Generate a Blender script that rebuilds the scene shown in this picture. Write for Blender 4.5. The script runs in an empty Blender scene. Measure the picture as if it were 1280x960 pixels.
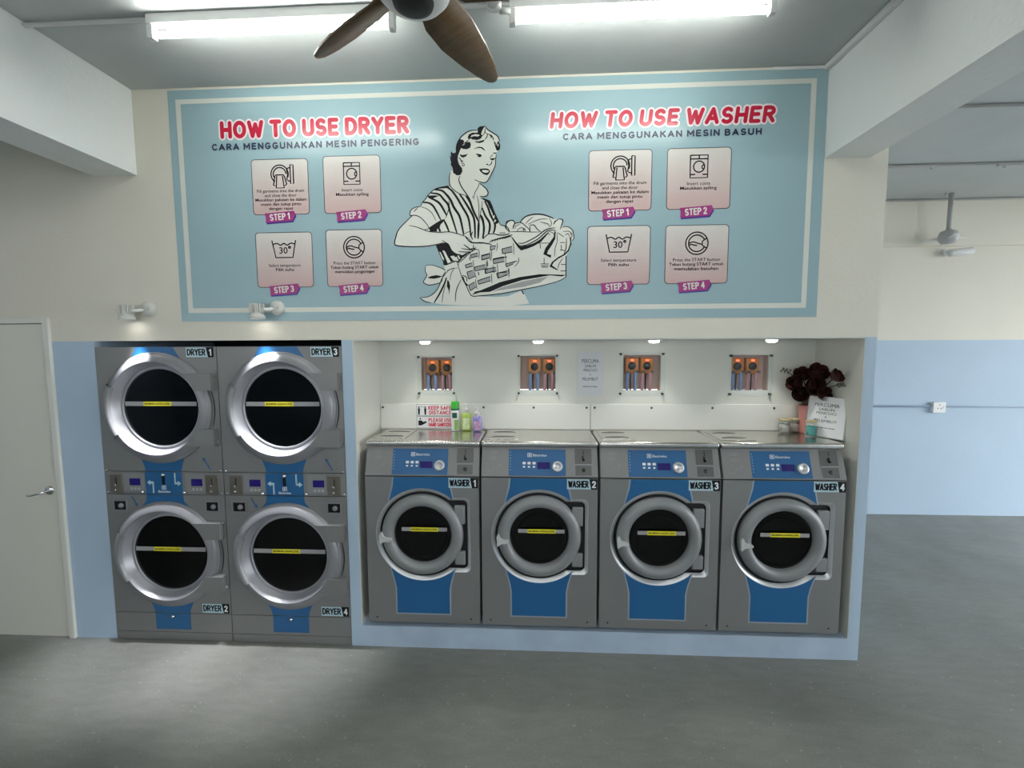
import bpy, bmesh, math, random, json
from mathutils import Vector, Matrix
from mathutils.geometry import tessellate_polygon
random.seed(7)
C = bpy.context.scene.collection
SC = bpy.context.scene
PI = math.pi

# ------------------------------------------------------------ camera
cam_d = bpy.data.cameras.new('camera'); cam = bpy.data.objects.new('camera', cam_d); C.objects.link(cam)
cam_d.sensor_fit = 'HORIZONTAL'; cam_d.sensor_width = 36.0
cam_d.lens = 571.384 / 1280 * 36.0
cam_d.clip_start = 0.05
cam.matrix_world = Matrix(((0.9986642, 0.00029586, 0.05166939, 2.81363),
                           (0.05146515, 0.08331352, -0.99519355, -2.78543),
                           (-0.00459919, 0.99652334, 0.08318701, 1.95213),
                           (0, 0, 0, 1)))
SC.camera = cam
# ------------------------------------------------------------ world and exposure
SC.view_settings.view_transform = 'Standard'
SC.view_settings.look = 'None'
SC.view_settings.gamma = 1.0
SC.view_settings.use_curve_mapping = False
SC.view_settings.exposure = 0.0
w = bpy.data.worlds.new('overcast_sky'); SC.world = w; w.use_nodes = True
bg = w.node_tree.nodes['Background']; bg.inputs[0].default_value = (0.93, 0.965, 1.0, 1); bg.inputs[1].default_value = WORLD_STRENGTH = 7.2
TUBE_STRENGTH = 47.0
SPOT_W = 40.0          # heads above the dryers
DOWN_W = 1.7          # recessed lamps in the washer niche

# ------------------------------------------------------------ materials
def mat(name, col, rough=0.5, metal=0.0, bump=0.0, bscale=40.0, var=0.0, vscale=6.0, emit=None, trans=0.0, coat=0.0, spec=0.5, stretch=None):
    m = bpy.data.materials.new(name); m.use_nodes = True
    nt = m.node_tree; b = nt.nodes['Principled BSDF']
    b.inputs['Base Color'].default_value = (*col, 1)
    b.inputs['Roughness'].default_value = rough; b.inputs['Metallic'].default_value = metal
    b.inputs['Specular IOR Level'].default_value = spec
    if trans: b.inputs['Transmission Weight'].default_value = trans
    if coat: b.inputs['Coat Weight'].default_value = coat; b.inputs['Coat Roughness'].default_value = 0.05
    if emit: b.inputs['Emission Color'].default_value = (*emit[0], 1); b.inputs['Emission Strength'].default_value = emit[1]
    if bump or var:
        tc = nt.nodes.new('ShaderNodeTexCoord'); mp = nt.nodes.new('ShaderNodeMapping')
        if stretch: mp.inputs['Scale'].default_value = stretch
        nt.links.new(tc.outputs['Object'], mp.inputs[0])
        if bump:
            n = nt.nodes.new('ShaderNodeTexNoise'); n.inputs['Scale'].default_value = bscale; n.inputs['Detail'].default_value = 6
            bp = nt.nodes.new('ShaderNodeBump'); bp.inputs['Strength'].default_value = bump; bp.inputs['Distance'].default_value = 0.01
            nt.links.new(mp.outputs[0], n.inputs['Vector']); nt.links.new(n.outputs['Fac'], bp.inputs['Height']); nt.links.new(bp.outputs[0], b.inputs['Normal'])
        if var:
            n2 = nt.nodes.new('ShaderNodeTexNoise'); n2.inputs['Scale'].default_value = vscale; n2.inputs['Detail'].default_value = 5
            mr = nt.nodes.new('ShaderNodeMapRange'); mr.inputs['From Min'].default_value = 0.3; mr.inputs['From Max'].default_value = 0.7
            mr.inputs['To Min'].default_value = 1 - var; mr.inputs['To Max'].default_value = 1 + var
            mx = nt.nodes.new('ShaderNodeVectorMath'); mx.operation = 'SCALE'; mx.inputs[0].default_value = col
            nt.links.new(mp.outputs[0], n2.inputs['Vector']); nt.links.new(n2.outputs['Fac'], mr.inputs['Value'])
            nt.links.new(mr.outputs[0], mx.inputs['Scale']); nt.links.new(mx.outputs[0], b.inputs['Base Color'])
    return m

def paint_two(name, low, high, zs):
    """matt wall paint: one colour up to the height zs, another above it, faint roller relief"""
    m = mat(name, low, 0.62, bump=0.12, bscale=55)
    nt = m.node_tree; b = nt.nodes['Principled BSDF']
    g = nt.nodes.new('ShaderNodeNewGeometry'); sx = nt.nodes.new('ShaderNodeSeparateXYZ')
    gt = nt.nodes.new('ShaderNodeMath'); gt.operation = 'GREATER_THAN'; gt.inputs[1].default_value = zs
    mx = nt.nodes.new('ShaderNodeMix'); mx.data_type = 'RGBA'; mx.inputs['A'].default_value = (*low, 1); mx.inputs['B'].default_value = (*high, 1)
    nt.links.new(g.outputs['Position'], sx.inputs[0]); nt.links.new(sx.outputs['Z'], gt.inputs[0])
    n2 = nt.nodes.new('ShaderNodeTexNoise'); n2.inputs['Scale'].default_value = 1.7; n2.inputs['Detail'].default_value = 4
    mr = nt.nodes.new('ShaderNodeMapRange'); mr.inputs['To Min'].default_value = 0.94; mr.inputs['To Max'].default_value = 1.06
    nt.links.new(g.outputs['Position'], n2.inputs['Vector']); nt.links.new(n2.outputs['Fac'], mr.inputs['Value'])
    sc = nt.nodes.new('ShaderNodeVectorMath'); sc.operation = 'SCALE'
    nt.links.new(gt.outputs[0], mx.inputs['Factor']); nt.links.new(mx.outputs['Result'], sc.inputs[0]); nt.links.new(mr.outputs[0], sc.inputs['Scale'])
    nt.links.new(sc.outputs[0], b.inputs['Base Color'])
    return m

CREAM = (0.68, 0.65, 0.555); BLUE = (0.405, 0.52, 0.635)
M = {}
M['wall'] = paint_two('two_tone_wall_paint', BLUE, CREAM, 1.994)
M['darkline'] = mat('dark_outline_print', (0.06, 0.06, 0.065), 0.4)
M['board'] = mat('white_board', (0.74, 0.74, 0.69), 0.45)
M['white'] = mat('white_wall_paint', (0.63, 0.635, 0.58), 0.6, bump=0.1, bscale=55)
M['plinth'] = mat('blue_plinth_paint', (0.40, 0.49, 0.60), 0.55, bump=0.3, bscale=14, var=0.08, vscale=5)
M['beam'] = mat('beam_paint', (0.82, 0.84, 0.82), 0.7, bump=0.35, bscale=30)
M['ceiling'] = mat('skim_coated_ceiling', (0.50, 0.525, 0.515), 0.75, bump=0.5, bscale=4.5, var=0.05, vscale=2.0)
M['door'] = mat('door_paint', (0.66, 0.65, 0.57), 0.5, bump=0.03)
M['frame'] = mat('door_frame_paint', (0.66, 0.66, 0.60), 0.45)
M['steel'] = mat('silver_powder_coat', (0.225, 0.225, 0.222), 0.48, 0.35, bump=0.02, bscale=300, spec=0.5)
M['steel2'] = mat('brushed_stainless', (0.62, 0.60, 0.56), 0.24, 1.0, bump=0.03, bscale=60, stretch=(1, 30, 30))
M['ring'] = mat('door_ring_silver', (0.235, 0.235, 0.25), 0.42, 0.25)
M['rim'] = mat('bright_silver_rim', (0.62, 0.62, 0.63), 0.28, 0.6)
M['rimd'] = mat('dryer_inner_rim', (0.36, 0.36, 0.385), 0.36, 0.35)
M['ringd'] = mat('moulded_door_grey', (0.25, 0.255, 0.26), 0.42, 0.2)
M['chrome'] = mat('chrome', (0.8, 0.8, 0.8), 0.12, 1.0)
M['black'] = mat('black_rubber', (0.008, 0.008, 0.009), 0.55)
M['gap'] = mat('dark_gap', (0.012, 0.012, 0.013), 0.8)
M['blue'] = mat('blue_front_film', (0.014, 0.11, 0.27), 0.38)
M['bluel'] = mat('pale_edge_line', (0.30, 0.36, 0.42), 0.4)
M['drum'] = mat('drum_steel', (0.05, 0.05, 0.05), 0.5, 0.3)
M['glass'] = mat('smoked_glass', (0.16, 0.17, 0.17), 0.03, trans=1.0, spec=0.5)
M['display'] = mat('blue_display', (0.012, 0.008, 0.10), 0.2, emit=((0.03, 0.01, 0.25), 0.12))
M['yellow'] = mat('yellow_sticker', (0.80, 0.72, 0.03), 0.4)
M['label'] = mat('pale_label_strip', (0.35, 0.34, 0.35), 0.4)
M['ink'] = mat('black_ink', (0.006, 0.006, 0.008), 0.5, spec=0.2)
M['navy'] = mat('navy_ink', (0.015, 0.02, 0.06), 0.35)
M['paper'] = mat('white_paper', (0.78, 0.79, 0.80), 0.6)
M['sticker'] = mat('pale_blue_sticker', (0.45, 0.62, 0.68), 0.4)
M['whitep'] = mat('white_plastic', (0.75, 0.75, 0.74), 0.35)
M['greyp'] = mat('grey_plastic', (0.42, 0.42, 0.42), 0.4)
M['coin'] = mat('dark_coin_plate', (0.12, 0.12, 0.115), 0.4, 0.4)
M['slot'] = mat('coin_plate_bronze', (0.20, 0.18, 0.15), 0.35, 0.7)
M['tube'] = mat('lit_tube', (1, 1, 1), 0.4, emit=((0.97, 1.0, 0.95), TUBE_STRENGTH))
M['lampdisc'] = mat('lit_lens', (1, 1, 1), 0.4, emit=((1.0, 0.99, 0.94), 12.0))
M['tubeoff'] = mat('unlit_tube', (0.62, 0.62, 0.60), 0.3)
M['wood'] = mat('brown_fan_wood', (0.15, 0.088, 0.036), 0.45, bump=0.05, var=0.2, vscale=8, stretch=(1, 8, 1))
M['banner'] = mat('light_blue_banner_print', (0.30, 0.43, 0.465), 0.22, var=0.03, vscale=1.2, spec=0.35)
M['cream'] = mat('cream_print', (0.66, 0.665, 0.60), 0.24, spec=0.35)
M['red'] = mat('red_print', (0.50, 0.015, 0.045), 0.22, spec=0.6)
M['pinkw'] = mat('pale_pink_print', (0.85, 0.74, 0.76), 0.24)
M['magenta'] = mat('magenta_print', (0.33, 0.035, 0.19), 0.3)
M['purple'] = mat('purple_print', (0.06, 0.03, 0.26), 0.3)
M['greyprint'] = mat('grey_print', (0.30, 0.31, 0.30), 0.3)
M['redsign'] = mat('red_sign_print', (0.62, 0.03, 0.07), 0.4)
M['screw'] = mat('dark_screw', (0.06, 0.06, 0.06), 0.35, 0.8)
def clear(name, tint, gloss):
    m = bpy.data.materials.new(name); m.use_nodes = True; nt = m.node_tree; nt.nodes.clear()
    o = nt.nodes.new('ShaderNodeOutputMaterial'); t = nt.nodes.new('ShaderNodeBsdfTransparent'); g = nt.nodes.new('ShaderNodeBsdfGlossy'); x = nt.nodes.new('ShaderNodeMixShader'); f = nt.nodes.new('ShaderNodeFresnel')
    t.inputs[0].default_value = (*tint, 1); g.inputs['Roughness'].default_value = .04; f.inputs[0].default_value = 1.45; x.inputs[0].default_value = gloss
    nt.links.new(t.outputs[0], x.inputs[1]); nt.links.new(g.outputs[0], x.inputs[2]); nt.links.new(x.outputs[0], o.inputs[0]); return m
M['acrylic'] = clear('clear_acrylic', (.97, .98, .98), .03)
M['glass'] = clear('smoked_glass', (.22, .23, .23), .035)
M['orange'] = mat('orange_pump_housing', (0.62, 0.23, 0.035), 0.35)
M['recess'] = mat('recess_plaster', (0.62, 0.46, 0.40), 0.7)
M['led'] = mat('red_led', (0.8, 0.05, 0.02), 0.3, emit=((1.0, 0.10, 0.04), 4.0))
M['hoseb'] = mat('blue_liquid_hose', (0.22, 0.35, 0.62), 0.2)
M['hosep'] = mat('pink_liquid_hose', (0.62, 0.32, 0.36), 0.2)
# floor: trowelled grey concrete coating with scuffs
def floor_mat():
    m = mat('grey_epoxy_floor', (0.20, 0.203, 0.185), 0.42, bump=0.06, bscale=9)
    nt = m.node_tree; b = nt.nodes['Principled BSDF']; b.inputs['Specular IOR Level'].default_value = 0.4
    g = nt.nodes.new('ShaderNodeNewGeometry')
    def noise(scale, detail=6, stretch=None):
        n = nt.nodes.new('ShaderNodeTexNoise'); n.inputs['Scale'].default_value = scale; n.inputs['Detail'].default_value = detail
        if stretch:
            mp = nt.nodes.new('ShaderNodeMapping'); mp.inputs['Scale'].default_value = stretch; mp.inputs['Rotation'].default_value = (0, 0, 0.5)
            nt.links.new(g.outputs['Position'], mp.inputs[0]); nt.links.new(mp.outputs[0], n.inputs['Vector'])
        else: nt.links.new(g.outputs['Position'], n.inputs['Vector'])
        return n.outputs['Fac']
    def ramp(f, a, b_, lo, hi):
        r = nt.nodes.new('ShaderNodeMapRange'); r.inputs['From Min'].default_value = a; r.inputs['From Max'].default_value = b_
        r.inputs['To Min'].default_value = lo; r.inputs['To Max'].default_value = hi; nt.links.new(f, r.inputs['Value']); return r.outputs[0]
    def mul(a, b_):
        q = nt.nodes.new('ShaderNodeMath'); q.operation = 'MULTIPLY'; nt.links.new(a, q.inputs[0]); nt.links.new(b_, q.inputs[1]); return q.outputs[0]
    f = mul(ramp(noise(1.1), .3, .7, .88, 1.12), ramp(noise(7, 8, (1, 3, 1)), .3, .7, .93, 1.08))
    f = mul(f, ramp(noise(90, 2), .3, .7, .93, 1.07)); f = mul(f, ramp(noise(38, 1), .70, .76, 1.0, 1.5))
    v = nt.nodes.new('ShaderNodeVectorMath'); v.operation = 'SCALE'; v.inputs[0].default_value = (0.20, 0.203, 0.185)
    nt.links.new(f, v.inputs['Scale']); nt.links.new(v.outputs[0], b.inputs['Base Color'])
    nt.links.new(ramp(noise(2.3), .3, .7, .34, .55), b.inputs['Roughness'])
    return m
M['floor'] = floor_mat()
def card_mat():
    """card print: grey white at the top fading to dusty pink at the bottom (printed gradient)"""
    m = mat('card_print', (0.7, 0.6, 0.58), 0.3, spec=0.35); nt = m.node_tree; b = nt.nodes['Principled BSDF']
    tc = nt.nodes.new('ShaderNodeTexCoord'); sx = nt.nodes.new('ShaderNodeSeparateXYZ'); mx = nt.nodes.new('ShaderNodeMix'); mx.data_type = 'RGBA'
    mx.inputs['A'].default_value = (0.53, 0.37, 0.355, 1); mx.inputs['B'].default_value = (0.63, 0.61, 0.57, 1)
    nt.links.new(tc.outputs['Generated'], sx.inputs[0]); nt.links.new(sx.outputs['Z'], mx.inputs['Factor']); nt.links.new(mx.outputs['Result'], b.inputs['Base Color'])
    return m
M['card'] = card_mat()

# ------------------------------------------------------------ object helpers
INV = {}
def empty(name, loc, label=None, cat=None, group=None, world=False, rz=0):
    """Empty at a thing's base; world=True: its parts are given in world coordinates"""
    o = bpy.data.objects.new(name, None); o.empty_display_size = 0.05; C.objects.link(o)
    o.location = loc; o.rotation_euler = (0, 0, rz)
    if world: INV[o] = Matrix.Translation(Vector(loc)).inverted()
    tag(o, label, cat, group); return o
def tag(o, label=None, cat=None, group=None, kind=None):
    if label: o['label'] = label
    if cat: o['category'] = cat
    if group: o['group'] = group
    if kind: o['kind'] = kind
    return o
def obj(name, me, material, parent=None, kind=None):
    if isinstance(me, bmesh.types.BMesh):
        b = me; me = bpy.data.meshes.new(name); bmesh.ops.recalc_face_normals(b, faces=b.faces) if b.faces and not getattr(b, 'flat', False) else None
        b.to_mesh(me); b.free()
    me.materials.clear(); me.materials.append(material if not isinstance(material, str) else M[material])
    o = bpy.data.objects.new(name, me); C.objects.link(o)
    if parent:
        o.parent = parent
        if parent in INV: o.matrix_parent_inverse = INV[parent]
    if kind: o['kind'] = kind
    return o
def struct(name, bm, m, parent=None):
    return obj(name, bm, m, parent, None if parent else 'structure')
def NB(): return bmesh.new()
def box(b, x0, x1, y0, y1, z0, z1, bev=0.0, seg=2):
    vs = [b.verts.new((x, y, z)) for x in (x0, x1) for y in (y0, y1) for z in (z0, z1)]
    fs = [b.faces.new([vs[i] for i in f]) for f in ((0, 1, 3, 2), (4, 6, 7, 5), (0, 4, 5, 1), (2, 3, 7, 6), (0, 2, 6, 4), (1, 5, 7, 3))]
    if bev:
        es = list({e for f in fs for e in f.edges})
        r = bmesh.ops.bevel(b, geom=es, offset=bev, segments=seg, profile=0.5, affect='EDGES')
        for f in r['faces']: f.smooth = True
    return b
def bx(*a, **k): return box(NB(), *a, **k)
def smooth(b, v=True):
    for f in b.faces: f.smooth = v
    return b
def autosmooth(o, ang=35):
    me = o.data
    for p in me.polygons: p.use_smooth = True
    try: me.set_sharp_from_angle(angle=math.radians(ang))
    except Exception: pass
    return o
def lathe(prof, n=48, axis='Y', c=(0, 0, 0), b=None, a0=0.0, a1=None):
    """prof: list of (radius, height along axis)"""
    b = b or NB(); full = a1 is None; a1 = a0 + 2 * PI if full else a1; rings = []
    cnt = n if full else n + 1
    for r, h in prof:
        ring = []
        for i in range(cnt):
            a = a0 + (a1 - a0) * i / n
            u, v = r * math.cos(a), r * math.sin(a)
            p = {'Y': (u, h, v), 'Z': (u, v, h), 'X': (h, u, v)}[axis]
            ring.append(b.verts.new((p[0] + c[0], p[1] + c[1], p[2] + c[2])))
        rings.append(ring)
    for k in range(len(rings) - 1):
        A, B = rings[k], rings[k + 1]
        for i in range(n):
            j = (i + 1) % cnt
            try: b.faces.new((A[i], A[j], B[j], B[i])).smooth = True
            except ValueError: pass
    bmesh.ops.remove_doubles(b, verts=b.verts, dist=1e-6)
    return b
def disc_cap(b, r, h, axis='Y', c=(0, 0, 0), n=48):
    ring = []
    for i in range(n):
        a = 2 * PI * i / n; u, v = r * math.cos(a), r * math.sin(a)
        p = {'Y': (u, h, v), 'Z': (u, v, h), 'X': (h, u, v)}[axis]; ring.append(b.verts.new((p[0] + c[0], p[1] + c[1], p[2] + c[2])))
    b.faces.new(ring); return b
def tube(pts, r, n=8, b=None, taper=None):
    b = b or NB(); pts = [Vector(p) for p in pts]; rings = []; up = Vector((0, 0, 1))
    for i, p in enumerate(pts):
        d = (pts[min(i + 1, len(pts) - 1)] - pts[max(i - 1, 0)]).normalized()
        u = d.cross(up if abs(d.z) < .95 else Vector((1, 0, 0))).normalized(); v = d.cross(u)
        rr = r * (taper[i] if taper else 1)
        rings.append([b.verts.new(p + rr * (math.cos(2 * PI * k / n) * u + math.sin(2 * PI * k / n) * v)) for k in range(n)])
    for A, B in zip(rings, rings[1:]):
        for k in range(n): b.faces.new((A[k], A[(k + 1) % n], B[(k + 1) % n], B[k])).smooth = True
    b.faces.new(rings[0]); b.faces.new(rings[-1][::-1]); return b
def poly_prism(loops, y0, y1, b=None):
    """loops: outline then holes as [(x,z)]; flat front at y0, back at y1 (y1 None = only the front sheet)"""
    b = b or NB()
    pts = [p for L in loops for p in L]
    tri = tessellate_polygon([[Vector((x, z, 0)) for x, z in L] for L in loops])
    F = [b.verts.new((x, y0, z)) for x, z in pts]
    for t in tri:
        try: b.faces.new([F[i] for i in t])
        except ValueError: pass
    if y1 is not None:
        B = [b.verts.new((x, y1, z)) for x, z in pts]
        for t in tri:
            try: b.faces.new([B[i] for i in t][::-1])
            except ValueError: pass
        k = 0
        for L in loops:
            n = len(L)
            for i in range(n):
                j = (i + 1) % n
                try: b.faces.new((F[k + i], F[k + j], B[k + j], B[k + i]))
                except ValueError: pass
            k += n
    return b
def circ(cx, cz, r, n=48, a0=0, a1=2 * PI):
    full = abs(a1 - a0 - 2 * PI) < 1e-6
    return [(cx + r * math.cos(a0 + (a1 - a0) * i / (n if full else n - 1)), cz + r * math.sin(a0 + (a1 - a0) * i / (n if full else n - 1))) for i in range(n)]
def rrect(x0, z0, x1, z1, r, n=5):
    out = []
    for cx, cz, a in ((x1 - r, z1 - r, 0), (x0 + r, z1 - r, PI / 2), (x0 + r, z0 + r, PI), (x1 - r, z0 + r, 1.5 * PI)):
        out += [(cx + r * math.cos(a + PI / 2 * i / n), cz + r * math.sin(a + PI / 2 * i / n)) for i in range(n + 1)]
    return out
def sm(pts, k=4, closed=False):
    """Catmull-Rom through the points"""
    n = len(pts)
    if n < 3: return list(pts)
    g = (lambda i: pts[i % n]) if closed else (lambda i: pts[min(max(i, 0), n - 1)])
    out = []
    for i in range(n if closed else n - 1):
        p0, p1, p2, p3 = g(i - 1), g(i), g(i + 1), g(i + 2)
        for j in range(k):
            t = j / k
            out.append(tuple(.5 * (2 * p1[a] + (p2[a] - p0[a]) * t + (2 * p0[a] - 5 * p1[a] + 4 * p2[a] - p3[a]) * t * t + (3 * p1[a] - p0[a] - 3 * p2[a] + p3[a]) * t ** 3) for a in (0, 1)))
    if not closed: out.append(pts[-1])
    return out
def stroke(b, pts, w, y, taper=True):
    """flat inked line of width w in the XZ plane at depth y"""
    n = len(pts); L = []; R = []
    for i, p in enumerate(pts):
        q0, q1 = pts[max(i - 1, 0)], pts[min(i + 1, n - 1)]
        dx, dz = q1[0] - q0[0], q1[1] - q0[1]; l = math.hypot(dx, dz) or 1
        h = w / 2
        if taper and n > 2: h *= 0.45 + 0.55 * math.sin(PI * min(1, max(0, i / (n - 1)))) ** .5
        L.append(b.verts.new((p[0] - dz / l * h, y, p[1] + dx / l * h))); R.append(b.verts.new((p[0] + dz / l * h, y, p[1] - dx / l * h)))
    for i in range(n - 1): b.faces.new((L[i], L[i + 1], R[i + 1], R[i]))
    return b
TXT = {}
def text_mesh(s, bold):
    if (s, bold) not in TXT:
        cu = bpy.data.curves.new('t', 'FONT'); cu.body = s; cu.offset = bold; cu.resolution_u = 3; cu.align_x = 'CENTER'
        o = bpy.data.objects.new('t', cu); C.objects.link(o); bpy.context.view_layer.update()
        me = bpy.data.meshes.new_from_object(o.evaluated_get(bpy.context.evaluated_depsgraph_get()))
        v = [(p.co.x, p.co.y) for p in me.vertices]; f = [tuple(p.vertices) for p in me.polygons]
        bpy.data.objects.remove(o); bpy.data.curves.remove(cu); bpy.data.meshes.remove(me)
        TXT[(s, bold)] = (v, f)
    return TXT[(s, bold)]
def text(name, s, rect, y, m, parent=None, bold=0.0, rot=0.0, shear=0.0, ref=None, tf=None):
    """lettering fitted into rect (x0,z0,x1,z1); ref = bold of the copy that sets the box (for outlines)"""
    v, f = text_mesh(s, bold); rv = text_mesh(s, ref)[0] if ref is not None else v
    ax, bx_ = min(p[0] for p in rv), max(p[0] for p in rv); az, bz = min(p[1] for p in rv), max(p[1] for p in rv)
    x0, z0, x1, z1 = rect; sx, sz = (x1 - x0) / (bx_ - ax), (z1 - z0) / (bz - az)
    cx, cz = (x0 + x1) / 2, (z0 + z1) / 2; ca, sa = math.cos(rot), math.sin(rot)
    b = NB(); vs = []
    for p in v:
        u = x0 + (p[0] - ax) * sx - cx; h = z0 + (p[1] - az) * sz - cz; u += shear * h
        vs.append(b.verts.new((cx + u * ca - h * sa, y, cz + u * sa + h * ca)))
    for t in f:
        try: b.faces.new([vs[i] for i in t])
        except ValueError: pass
    if tf: b.transform(tf)
    return obj(name, b, m, parent)
# ------------------------------------------------------------ a stroke alphabet for heavy lettering: (width, polylines) on a box of height 1
def _arc(cx, cy, rx, ry, a0, a1, n=10): return [(cx + rx * math.cos(math.radians(a0 + (a1 - a0) * i / n)), cy + ry * math.sin(math.radians(a0 + (a1 - a0) * i / n))) for i in range(n + 1)]
GL = {
 'A': (.62, [[(0, 0), (.31, 1), (.62, 0)], [(.11, .30), (.51, .30)]]), 'B': (.52, [[(0, 0), (0, 1), (.26, 1)] + _arc(.26, .76, .22, .24, 90, -90) + [(0, .52)], [(.26, .52)] + _arc(.28, .26, .24, .26, 90, -90) + [(0, 0)]]),
 'C': (.56, [_arc(.30, .5, .30, .5, 48, 312, 16)]), 'D': (.56, [[(0, 0), (0, 1), (.22, 1)] + _arc(.22, .5, .34, .5, 90, -90, 14) + [(0, 0)]]), 'E': (.46, [[(.46, 1), (0, 1), (0, 0), (.46, 0)], [(0, .52), (.40, .52)]]),
 'F': (.44, [[(.44, 1), (0, 1), (0, 0)], [(0, .5), (.38, .5)]]), 'G': (.60, [_arc(.30, .5, .30, .5, 48, 330, 16) + [(.58, .44), (.34, .44)]]), 'H': (.54, [[(0, 0), (0, 1)], [(.54, 0), (.54, 1)], [(0, .5), (.54, .5)]]),
 'I': (.0, [[(0, 0), (0, 1)]]), 'J': (.36, [[(.36, 1), (.36, .22)] + _arc(.18, .2, .18, .2, 0, -170)]), 'K': (.54, [[(0, 0), (0, 1)], [(.50, 1), (.02, .44)], [(.18, .60), (.54, 0)]]), 'L': (.42, [[(0, 1), (0, 0), (.42, 0)]]),
 'M': (.70, [[(0, 0), (0, 1), (.35, .30), (.70, 1), (.70, 0)]]), 'N': (.56, [[(0, 0), (0, 1), (.56, 0), (.56, 1)]]), 'O': (.64, [_arc(.32, .5, .32, .5, 0, 360, 24)]), 'P': (.50, [[(0, 0), (0, 1), (.25, 1)] + _arc(.25, .74, .25, .26, 90, -90) + [(0, .48)]]),
 'Q': (.64, [_arc(.32, .5, .32, .5, 0, 360, 24), [(.40, .22), (.62, -.04)]]), 'R': (.52, [[(0, 0), (0, 1), (.26, 1)] + _arc(.26, .75, .24, .25, 90, -90) + [(0, .50)], [(.24, .50), (.52, 0)]]),
 'S': (.50, [_arc(.25, .74, .23, .26, 35, 270, 12)[:] + _arc(.25, .25, .25, .25, 80, -145, 12)]), 'T': (.54, [[(0, 1), (.54, 1)], [(.27, 1), (.27, 0)]]), 'U': (.54, [[(0, 1), (0, .28)] + _arc(.27, .28, .27, .28, 180, 360, 12) + [(.54, 1)]]),
 'V': (.58, [[(0, 1), (.29, 0), (.58, 1)]]), 'W': (.84, [[(0, 1), (.21, 0), (.42, .85), (.63, 0), (.84, 1)]]), 'X': (.54, [[(0, 0), (.54, 1)], [(0, 1), (.54, 0)]]), 'Y': (.56, [[(0, 1), (.28, .46), (.56, 1)], [(.28, .46), (.28, 0)]]), 'Z': (.52, [[(0, 1), (.52, 1), (0, 0), (.52, 0)]]),
 '0': (.50, [_arc(.25, .5, .25, .5, 0, 360, 20)]), '1': (.20, [[(0, .80), (.20, 1), (.20, 0)]]), '2': (.46, [_arc(.23, .74, .23, .26, 165, -35, 10) + [(0, 0), (.48, 0)]]), '3': (.46, [_arc(.21, .75, .22, .25, 150, -80, 10), _arc(.22, .26, .25, .26, 80, -150, 10)]),
 '4': (.52, [[(.40, 0), (.40, 1), (0, .32), (.54, .32)]]), ' ': (.0, []), '&': (.5, [[(.5, 0), (.1, .75)] + _arc(.24, .82, .14, .18, 180, 0, 8) + [(.02, .3)] + _arc(.2, .2, .2, .2, 160, 320, 8) + [(.5, .45)]])}
def heavy(name, s, rect, y, m, parent=None, w=.17, grow=0.0, rot=0.0, shear=0.0, tf=None, gap=.20, wob=0.0, words=False):
    """heavy lettering drawn with round-ended strokes of w x height, fitted into rect; grow widens the strokes (outline copy)"""
    x0, z0, x1, z1 = rect; H = z1 - z0; sw = w * H
    tot = sum(GL[c][0] for c in s) + gap * (len(s) - 1) + w * (len(s) - 1)
    sx = (x1 - x0 - sw) / tot if tot > 0 else 1.0; sz = H - sw
    if len(s) == 1: sx = min(sx, sz * .95) if tot > 0 else sz; x0 = (x0 + x1) / 2 - (tot * sx + sw) / 2; 
    b = NB(); made = []; cur = x0 + sw / 2; cx, cz = (rect[0] + rect[2]) / 2, (z0 + z1) / 2; ca, sa = math.cos(rot), math.sin(rot); k = 0; r = sw / 2 + grow
    def P(x, z):
        u, h = x - cx, z - cz; u += shear * h; return (cx + u * ca - h * sa, cz + u * sa + h * ca)
    for ci, c in enumerate(s):
        if c == ' ' and words:
            made.append(obj(name, b, m, parent[len(made)] if isinstance(parent, list) else parent)); b = NB()
        wd, L = GL[c]; dz = wob * H * math.sin(ci * 2.4)
        for pl in L:
            pts = [P(cur + p[0] * sx, z0 + sw / 2 + p[1] * sz + dz) for p in pl]
            for i in range(len(pts) - 1):
                a, q = pts[i], pts[i + 1]; dx, dz_ = q[0] - a[0], q[1] - a[1]; l = math.hypot(dx, dz_)
                if l < 1e-7: continue
                th = math.atan2(dz_, dx); loop = [(q[0] + r * math.cos(th + t), q[1] + r * math.sin(th + t)) for t in [-PI / 2 + PI * j / 5 for j in range(6)]] + [(a[0] + r * math.cos(th + t), a[1] + r * math.sin(th + t)) for t in [PI / 2 + PI * j / 5 for j in range(6)]]
                b.faces.new([b.verts.new((px, y - k * 6e-6, pz)) for px, pz in loop]); k = (k + 1) % 24
        cur += (wd + gap + w) * sx
    if tf: b.transform(tf)
    if words: made.append(obj(name, b, m, parent[-1] if isinstance(parent, list) else parent)); return made
    return obj(name, b, m, parent)

def light(kind, name, loc, energy, rot=(0, 0, 0), col=(1, 1, 1), **k):
    l = bpy.data.lights.new(name, kind); l.energy = energy; l.color = col
    for a, v in k.items(): setattr(l, a, v)
    o = bpy.data.objects.new(name, l); o.location = loc; o.rotation_euler = rot; C.objects.link(o); return o

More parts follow.
